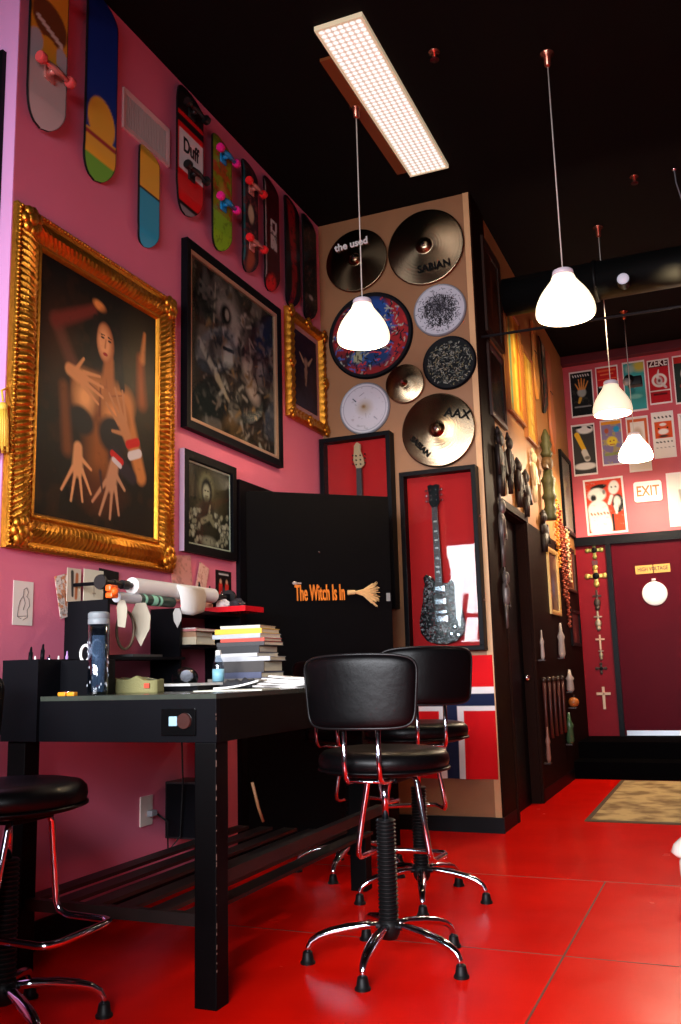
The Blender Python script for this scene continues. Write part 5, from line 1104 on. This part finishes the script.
def cross(label, x, z, s, m, kind=0):
    p = thing('wall_cross', label, 'cross', (fx(x), FY-0.001, fz(z)), 0, 'crosses beside the far door')
    if kind == 0: MB().box(-.014*s, .014*s, -.014, 0, -.14*s, .1*s, .003).box(-.075*s, .075*s, -.014, 0, .012*s, .04*s, .003).build('cross_body', m, p)
    elif kind == 1:
        b = MB().box(-.02*s, .02*s, -.014, 0, -.1*s, .1*s, .004).box(-.09*s, .09*s, -.014, 0, -.02*s, .02*s, .004)
        for a in range(4): b.ball((.085*s*math.cos(a*PI/2), -.01, .085*s*math.sin(a*PI/2)), .03*s, .01, .03*s, 10, 6)
        b.build('cross_body', m, p, True); MB().ball((0, -.014, 0), .035*s, .012, .035*s).build('boss', BLACKP, p, True)
    elif kind == 2:
        out_ = [(0, .06), (-.03, .085), (-.06, .06), (-.05, .0), (0, -.06), (.05, .0), (.06, .06), (.03, .085)]
        MB().prism([(a*s, c*s) for a, c in out_], -.014, 0).build('heart_body', m, p)
    else:
        b = MB().box(-.012*s, .012*s, -.012, 0, -.12*s, .12*s, .003).box(-.05*s, .05*s, -.012, 0, .04*s, .06*s, .003)
        b.ball((0, -.012, -.03*s), .04*s, .012, .05*s, 10, 6).ball((0, -.012, -.09*s), .03*s, .01, .03*s, 8, 5).build('figure_body', m, p, True)
    return p
PEW = mat('pewter', (150, 140, 120), 0.4, 0.6); DKM = mat('dark_pewter', (60, 50, 46), 0.45, 0.5); GRN = mat('brass_green', (120, 120, 60), 0.4, 0.4); IV = mat('ivory_cross', (206, 176, 150), 0.5)
cross('green and brass cross at the top of the strip beside the far door', -1.29, 2.41, .95, GRN, 1)
cross('tiny dark red heart under the topmost cross', -1.295, 2.25, .6, mat('dark_red_heart', (70, 10, 16), .4), 2)
cross('gold-rimmed quatrefoil cross below the red heart', -1.292, 2.12, 1.15, mat('brassy_cross', (176, 150, 80), .35, .6), 1)
cross('dark pewter cross in the middle of the strip beside the far door', -1.30, 1.85, 1.0, DKM, 3)
cross('pewter cross with a figure in the middle of the strip', -1.305, 1.62, .95, PEW, 3)
cross('small ivory cross above a pewter ornament on the strip', -1.30, 1.40, .7, IV, 0)
cross('pewter ornament under the small ivory cross', -1.30, 1.26, .6, PEW, 3)
cross('very dark small cross above the lowest ivory one', -1.31, 1.10, .6, DKM, 1)
cross('large ivory cross lowest on the strip beside the far door', -1.305, .80, 1.05, IV, 0)

# ------------------------------------------------------------------ things on the corridor wall
def wf(label, y0, y1, z0, z1, fm, fw, ops, name='framed_picture', dep=0.03, cm=None, glass=False):
    w_, h_ = y1-y0, z1-z0
    p = thing(name, label, 'picture', (CX+0.001, (y0+y1)/2, (z0+z1)/2), PI/2, 'frames on the corridor wall')
    MB().frame(w_, h_, [(0, 0), (0, dep), (fw*0.5, dep*1.1), (fw, dep*0.8), (fw, 0.0)]).build('frame', fm, p)
    canvas('print', w_-2*fw+0.004, h_-2*fw+0.004, ops, p, -0.012, 40, cm or paint_mat('satin_print', 0.4))
    if glass: MB().box(-w_/2+fw, w_/2-fw, -0.022, -0.020, -h_/2+fw, h_/2-fw).build('glass_pane', MATS['picture_glass'], p)
    return p
DW = mat('dark_brown_frame', (50, 28, 18), 0.4, var=.3); OAK = mat('oak_frame', (150, 90, 40), 0.4)
wf('tall dark carved wood frame high on the corridor wall beside the column', 6.86, 7.48, 3.80, 4.62, DW, .07, [('bg', (56, 30, 18)), ('n', 5, .5, (84, 46, 26), .9), ('c', .5, .3, .45, 1.1, .1, .05, (110, 66, 40), .6)])
wf('dark framed brown picture on the corridor wall below the carved frame', 6.86, 7.40, 3.10, 3.72, DW, .06, [('bg', (74, 44, 30)), ('n', 5, .5, (110, 66, 44), .8), ('e', .5, .6, .2, .35, 0, (130, 90, 66), .8)], glass=True)
wf('yellow and green abstract painting in a brown frame on the corridor wall', 7.58, 8.25, 3.33, 4.35, OAK, .035, [('bg', (206, 150, 50)), ('c', .3, .1, .25, 1.5, .12, .1, (80, 140, 110), .7), ('c', .6, .1, .62, 1.5, .09, .12, (236, 196, 90), .6), ('c', .85, .1, .8, 1.4, .06, .06, (186, 80, 30), .6), ('n', 7, .58, (150, 96, 30), .6)])
wf('golden striped painting beside the yellow and green one', 8.30, 8.80, 3.25, 4.15, OAK, .03, [('bg', (222, 176, 70)), ('c', .3, .1, .3, 1.7, .06, .06, (170, 110, 30), .6), ('c', .7, .1, .7, 1.7, .1, .08, (240, 214, 130), .6), ('n', 8, .6, (176, 116, 36), .6)])
wf('glass fronted dark frame at the far end of the corridor wall', 10.2, 10.93, 2.62, 3.55, BLACKP, .05, [('bg', (190, 170, 160)), ('e', .5, .5, .3, .3, 0, (150, 120, 110), .9), ('n', 5, .55, (214, 190, 150), .7)], glass=True)
wf('thin gilt framed picture low on the corridor wall past the doorway', 8.95, 9.52, 1.64, 2.30, mat('pale_gilt', (222, 180, 110), .35, .5), .045, [('bg', (66, 40, 40)), ('n', 5, .5, (110, 80, 60), .8), ('e', .5, .7, .2, .3, 0, (70, 70, 110), .8)])
wf('small dark shadow box at the far end of the corridor wall', 10.1, 10.7, 1.95, 2.45, DW, .04, [('bg', (96, 24, 26)), ('c', .75, .1, .75, .8, .05, .05, (206, 150, 90), .5)])
wf('dark framed shadow box under the other one by the far door', 10.15, 10.8, 1.35, 1.75, BLACKP, .04, [('bg', (60, 16, 20)), ('e', .5, .4, .2, .2, 0, (110, 50, 50), .7)])
# wall covering of dark red boards low on the corridor wall
struct(MB().box(CX, CX+0.01, 8.1, 9.78, 0.105, 2.42).box(CX, CX+0.01, 9.78, FY-0.06, 0.17, 2.42).build('trim_9', mat('dark_oxblood_boards', (24, 9, 8), 0.6, var=.35, spec=0.03)))
def paddle(label, y, z0, z1, w_, m, lean=0.0):
    p = thing('wooden_paddle', label, 'paddle', (CX+0.022, y, (z0+z1)/2), (0, lean, PI/2)); p.rotation_euler = (0, lean, PI/2)
    h_ = z1-z0; n = 10
    out_ = [(w_*0.28, h_/2), (-w_*0.28, h_/2), (-w_*0.22, h_*0.1)]+[(-w_/2*math.sin(PI*(0.25+0.75*k/n)) if k < n else 0, -h_*0.05-h_*0.45*k/n) for k in range(n+1)]+[(w_/2*math.sin(PI*(0.25+0.75*k/n)), -h_*0.05-h_*0.45*k/n) for k in range(n-1, -1, -1)]+[(w_*0.22, h_*0.1)]
    MB().prism(out_, -0.014, 0.014).build('paddle_blade', m, p, bevel=0.004)
    MB().tube([(-w_*.25, -.016, h_*.1), (w_*.25, -.016, h_*.1)], 0.006, 6).build('binding', DW, p)
paddle('pale wooden paddle high on the corridor wall', 8.98, 3.80, 4.62, 0.26, mat('honey_wood', (214, 150, 76), .4))
paddle('long reddish wooden paddle on the corridor wall', 9.80, 3.40, 4.55, 0.30, mat('reddish_wood', (186, 110, 70), .4))
pb = skateboard('narrow teal and white board between the two wooden paddles', 9.35, 3.75, 4.6, 0.2, [('bg', (40, 60, 56)), ('e', .5, .8, .35, .5, 0, (196, 190, 170), .5), ('e', .5, 2.0, .4, .5, 0, (50, 110, 90), .5), ('n', 6, .55, (150, 60, 40), .8)])
pb.location.x = CX+0.05
def mask(label, y, z, h_, w_, m, seed):
    R2 = random.Random(seed); p = thing('carved_figure', label, 'carving', (CX+0.03, y, z), PI/2, 'carved figures above the corridor doorway')
    MB().ball((0, -.01, h_*.36), w_*.22, .03, h_*.11, 12, 8).build('head', m, p, True)
    b = MB().ball((0, 0, h_*.08), w_*.30, .035, h_*.22, 12, 8).tube([(-w_*.08, 0, -.05*h_), (-w_*.14, 0, -h_*.5)], [w_*.13, w_*.07], 8).tube([(w_*.1, 0, -.05*h_), (w_*.12, 0, -h_*.48)], [w_*.13, w_*.07], 8)
    b.build('body', m, p, True)
    s1, s2 = R2.choice((-1, 1)), R2.random()*.3
    MB().tube([(-w_*.25, -.01, h_*.2), (-w_*.45, -.02, h_*(.05+s2)), (-w_*.4, -.02, h_*(.3*s1+.1))], [w_*.08, w_*.07, w_*.05], 8).build('arm', m, p, True)
    MB().tube([(w_*.25, -.01, h_*.2), (w_*.42, -.02, h_*(.02-s2)), (w_*.3, -.02, h_*-.1)], [w_*.08, w_*.07, w_*.05], 8).build('arm', m, p, True)
    MB().tube([(0, 0, h_*.44), (w_*.1*s1, 0, h_*.55)], [w_*.12, w_*.03], 8).build('headdress', m, p, True)
CW = mat('dark_carved_wood', (30, 16, 11), 0.6, var=.4, vs=20)
mask('largest dark carved wooden figure above the corridor doorway, nearest the column', 7.02, 2.74, .54, .30, CW, 1)
mask('slim dark carved figure holding a staff above the corridor doorway', 7.38, 2.80, .50, .22, CW, 2)
mask('dark carved figure third from the column above the corridor doorway', 7.72, 2.70, .42, .26, CW, 3)
mask('dark carved figure farthest from the column above the corridor doorway', 8.02, 2.66, .42, .24, CW, 5)
mask('pale ivory figurine beside the green totem', 8.46, 2.90, .5, .2, mat('bone_ivory', (214, 196, 156), .5), 6)
mask('dark knotted carving beneath the green totem', 8.80, 2.42, .4, .3, CW, 7)
mask('silver grey carving beside the corridor door frame', 6.96, 2.18, .55, .14, mat('grey_silver_carving', (110, 100, 96), .4, .4), 8)
mask('slim grey hanging ornament under the silver carving beside the door frame', 6.96, 1.66, .45, .10, MATS['grey_silver_carving'], 9)
tt = thing('totem_pole', 'tall green and brown carved totem on the corridor wall', 'totem', (CX+0.08, 8.94, 2.55), PI/2)
MB().lathe([(0.05, 0), (0.065, .03), (.05, .06), (.068, .10), (.05, .14), (.055, .2), (.075, .23), (.055, .27), (.06, .36), (.075, .40), (.05, .44), (.045, .5)], n=16).build('lower_body', mat('mossy_green', (70, 68, 34), .6, var=.6, vs=24), tt, True)
MB().ball((0, 0, .57), .07, .06, .08).box(-.15, .15, -.02, .02, .50, .54, .006).build('winged_middle', mat('olive_wood', (92, 66, 36), .6, var=.5, vs=20), tt, True)
MB().lathe([(0.045, .63), (.06, .67), (.04, .71), (.06, .76), (.04, .80), (.045, .84), (.012, .92)], n=14).build('top_head', MATS['mossy_green'], tt, True)
def beads(label, y, z0, z1, m, n, amp=0.02):
    p = thing('bead_string', label, 'beads', (CX+0.03, y, z1), PI/2, 'bead strings on the corridor wall')
    b = MB()
    for k in range(n): b.ball((amp*math.sin(k*1.3), -0.012*(k % 2), -(z1-z0)*k/(n-1)), 0.019, 0.019, 0.015, 8, 5)
    b.build('bead_strand', m, p, True)
    MB().ball((0, 0, .03), .02, .01, .02).build('hook', CHROME, p, True)
AM = mat('amber_beads', (206, 130, 50), .25, var=.5, vs=40); BR = mat('brown_red_beads', (130, 50, 30), .3, var=.6, vs=40)
beads('amber and white bead string hanging nearest on the corridor wall', 9.55, 2.15, 2.88, AM, 34, .03)
beads('brown and gold bead string beside the amber one', 9.78, 1.85, 2.80, BR, 40, .03)
beads('long red-brown bead string down to the gilt frame', 9.95, 1.55, 2.62, BR, 44, .025)
beads('short pale bead string near the far corner', 10.2, 2.05, 2.62, mat('pale_beads', (206, 170, 130), .3, var=.5, vs=40), 26, .04)
def candle(label, y, z, h_, r, m, cat='candle', nm='wall_candle'):
    p = thing(nm, label, cat, (CX+0.05, y, z))
    MB().lathe([(r*.6, 0), (r, h_*.1), (r*.8, h_*.5), (r*1.1, h_*.6), (r*.5, h_*.75), (r*.3, h_)], n=12).build('body', m, p, True)
    MB().box(-0.04, 0.02, -0.03, 0.03, -0.012, 0.0).build('bracket', DW, p)
candle('thin white candle on a bracket low on the corridor wall', 8.22, 1.20, .26, .018, mat('dull_ivory', (190, 172, 160), .5))
candle('wider white candle figure beneath the gilt frame', 9.25, 1.22, .34, .035, MATS['dull_ivory'])
candle('small pinkish bottle-like figure near the floor by the corridor doorway', 8.20, .32, .3, .02, mat('dull_pink_clay', (150, 100, 84), .5), 'figurine', 'small_figurine')
candle('pale little statue low on the corridor wall near the black steps', 9.62, .88, .22, .04, MATS['dull_ivory'], 'figurine', 'small_figurine')
candle('green glass bottle standing low on the corridor wall', 9.40, .38, .3, .04, mat('green_glaze', (60, 90, 60), .3), 'bottle', 'green_bottle')
ob = thing('orange_gourd', 'small orange gourd low on the corridor wall above the green bottle', 'gourd', (CX+0.06, 9.70, .72))
MB().ball((0, 0, .05), .055, .055, .05, 14, 10).build('gourd_body', mat('gourd_orange', (176, 96, 40), .4), ob, True)
MB().tube([(0, 0, .095), (.01, 0, .125)], .008, 6).build('stem', DW, ob, True)
MB().box(-0.05, 0.03, -0.04, 0.04, -0.012, 0.0).build('bracket', DW, ob)
for k in range(5):
    y = 8.3+0.24*k
    p = thing('hanging_stick', ['dark stick hanging low on the corridor wall, nearest of five', 'dark stick hanging low on the corridor wall, second of five', 'dark stick hanging low on the corridor wall, middle of five', 'dark stick hanging low on the corridor wall, fourth of five', 'dark stick hanging low on the corridor wall, farthest of five'][k], 'stick', (CX+0.03, y, 1.0), 0, 'sticks on the corridor wall')
    MB().tube([(0, 0, 0), (0, .01, -.25), (0, 0, -.5)], [.018, .012, .02], 8).build('shaft', mat('dull_red_wood', (80, 30, 24), .45), p, True)
    MB().ball((0, 0, .02), .026).build('knob', DW, p, True)

# ------------------------------------------------------------------ floor mat and the white pot at the right edge
mt = thing('floor_mat', 'beige patterned rug with a dark border in front of the black steps', 'rug', (-0.2, 8.445, 0))
MB().box(-0.9, 0.9, -1.26, 1.26, 0.001, 0.008).build('border', mat('brown_mat_border', (76, 52, 26), .8), mt)
def rug_mat():
    m = bpy.data.materials.new('beige_rug_weave'); m.use_nodes = True; nt = m.node_tree; bs = nt.nodes['Principled BSDF']; bs.inputs['Roughness'].default_value = .9
    tc = nt.nodes.new('ShaderNodeTexCoord'); mp = nt.nodes.new('ShaderNodeMapping'); mp.inputs['Scale'].default_value = (1.3, 1.0, 1)
    w1 = nt.nodes.new('ShaderNodeTexNoise'); w1.inputs['Scale'].default_value = 3.0; w1.inputs['Detail'].default_value = 1.0
    n1 = nt.nodes.new('ShaderNodeTexNoise'); n1.inputs['Scale'].default_value = 6; n1.inputs['Detail'].default_value = 5
    ad = nt.nodes.new('ShaderNodeMath'); ad.operation = 'MULTIPLY'
    nt.links.new(tc.outputs['Object'], mp.inputs[0]); nt.links.new(mp.outputs[0], w1.inputs['Vector']); nt.links.new(tc.outputs['Object'], n1.inputs['Vector'])
    nt.links.new(w1.outputs['Fac'], ad.inputs[0]); nt.links.new(n1.outputs['Fac'], ad.inputs[1])
    r = nt.nodes.new('ShaderNodeValToRGB'); r.color_ramp.elements[0].position = .17; r.color_ramp.elements[0].color = (*lin((128, 98, 58)), 1); r.color_ramp.elements[1].position = .30; r.color_ramp.elements[1].color = (*lin((196, 168, 116)), 1)
    nt.links.new(ad.outputs[0], r.inputs[0]); nt.links.new(r.outputs[0], bs.inputs['Base Color']); return m
MB().box(-0.86, 0.86, -1.2, 1.2, 0.008, 0.011).build('weave', rug_mat(), mt)
vp = thing('ceramic_pot', 'white glazed pot with a domed lid, cut off by the right edge', 'pot', (-0.225, 5.0, 0))
GLZ = mat('white_glaze', (236, 228, 220), .15, var=.03)
MB().lathe([(.06, 0), (.08, .02), (.095, .12), (.095, .18), (.08, .21)], n=28).build('pot_body', GLZ, vp, True)
MB().lathe([(.11, .205), (.13, .225), (.115, .26), (.07, .30), (.02, .325)], n=28).build('lid', GLZ, vp, True)
MB().ball((0, 0, .335), .022).build('lid_knob', GLZ, vp, True)
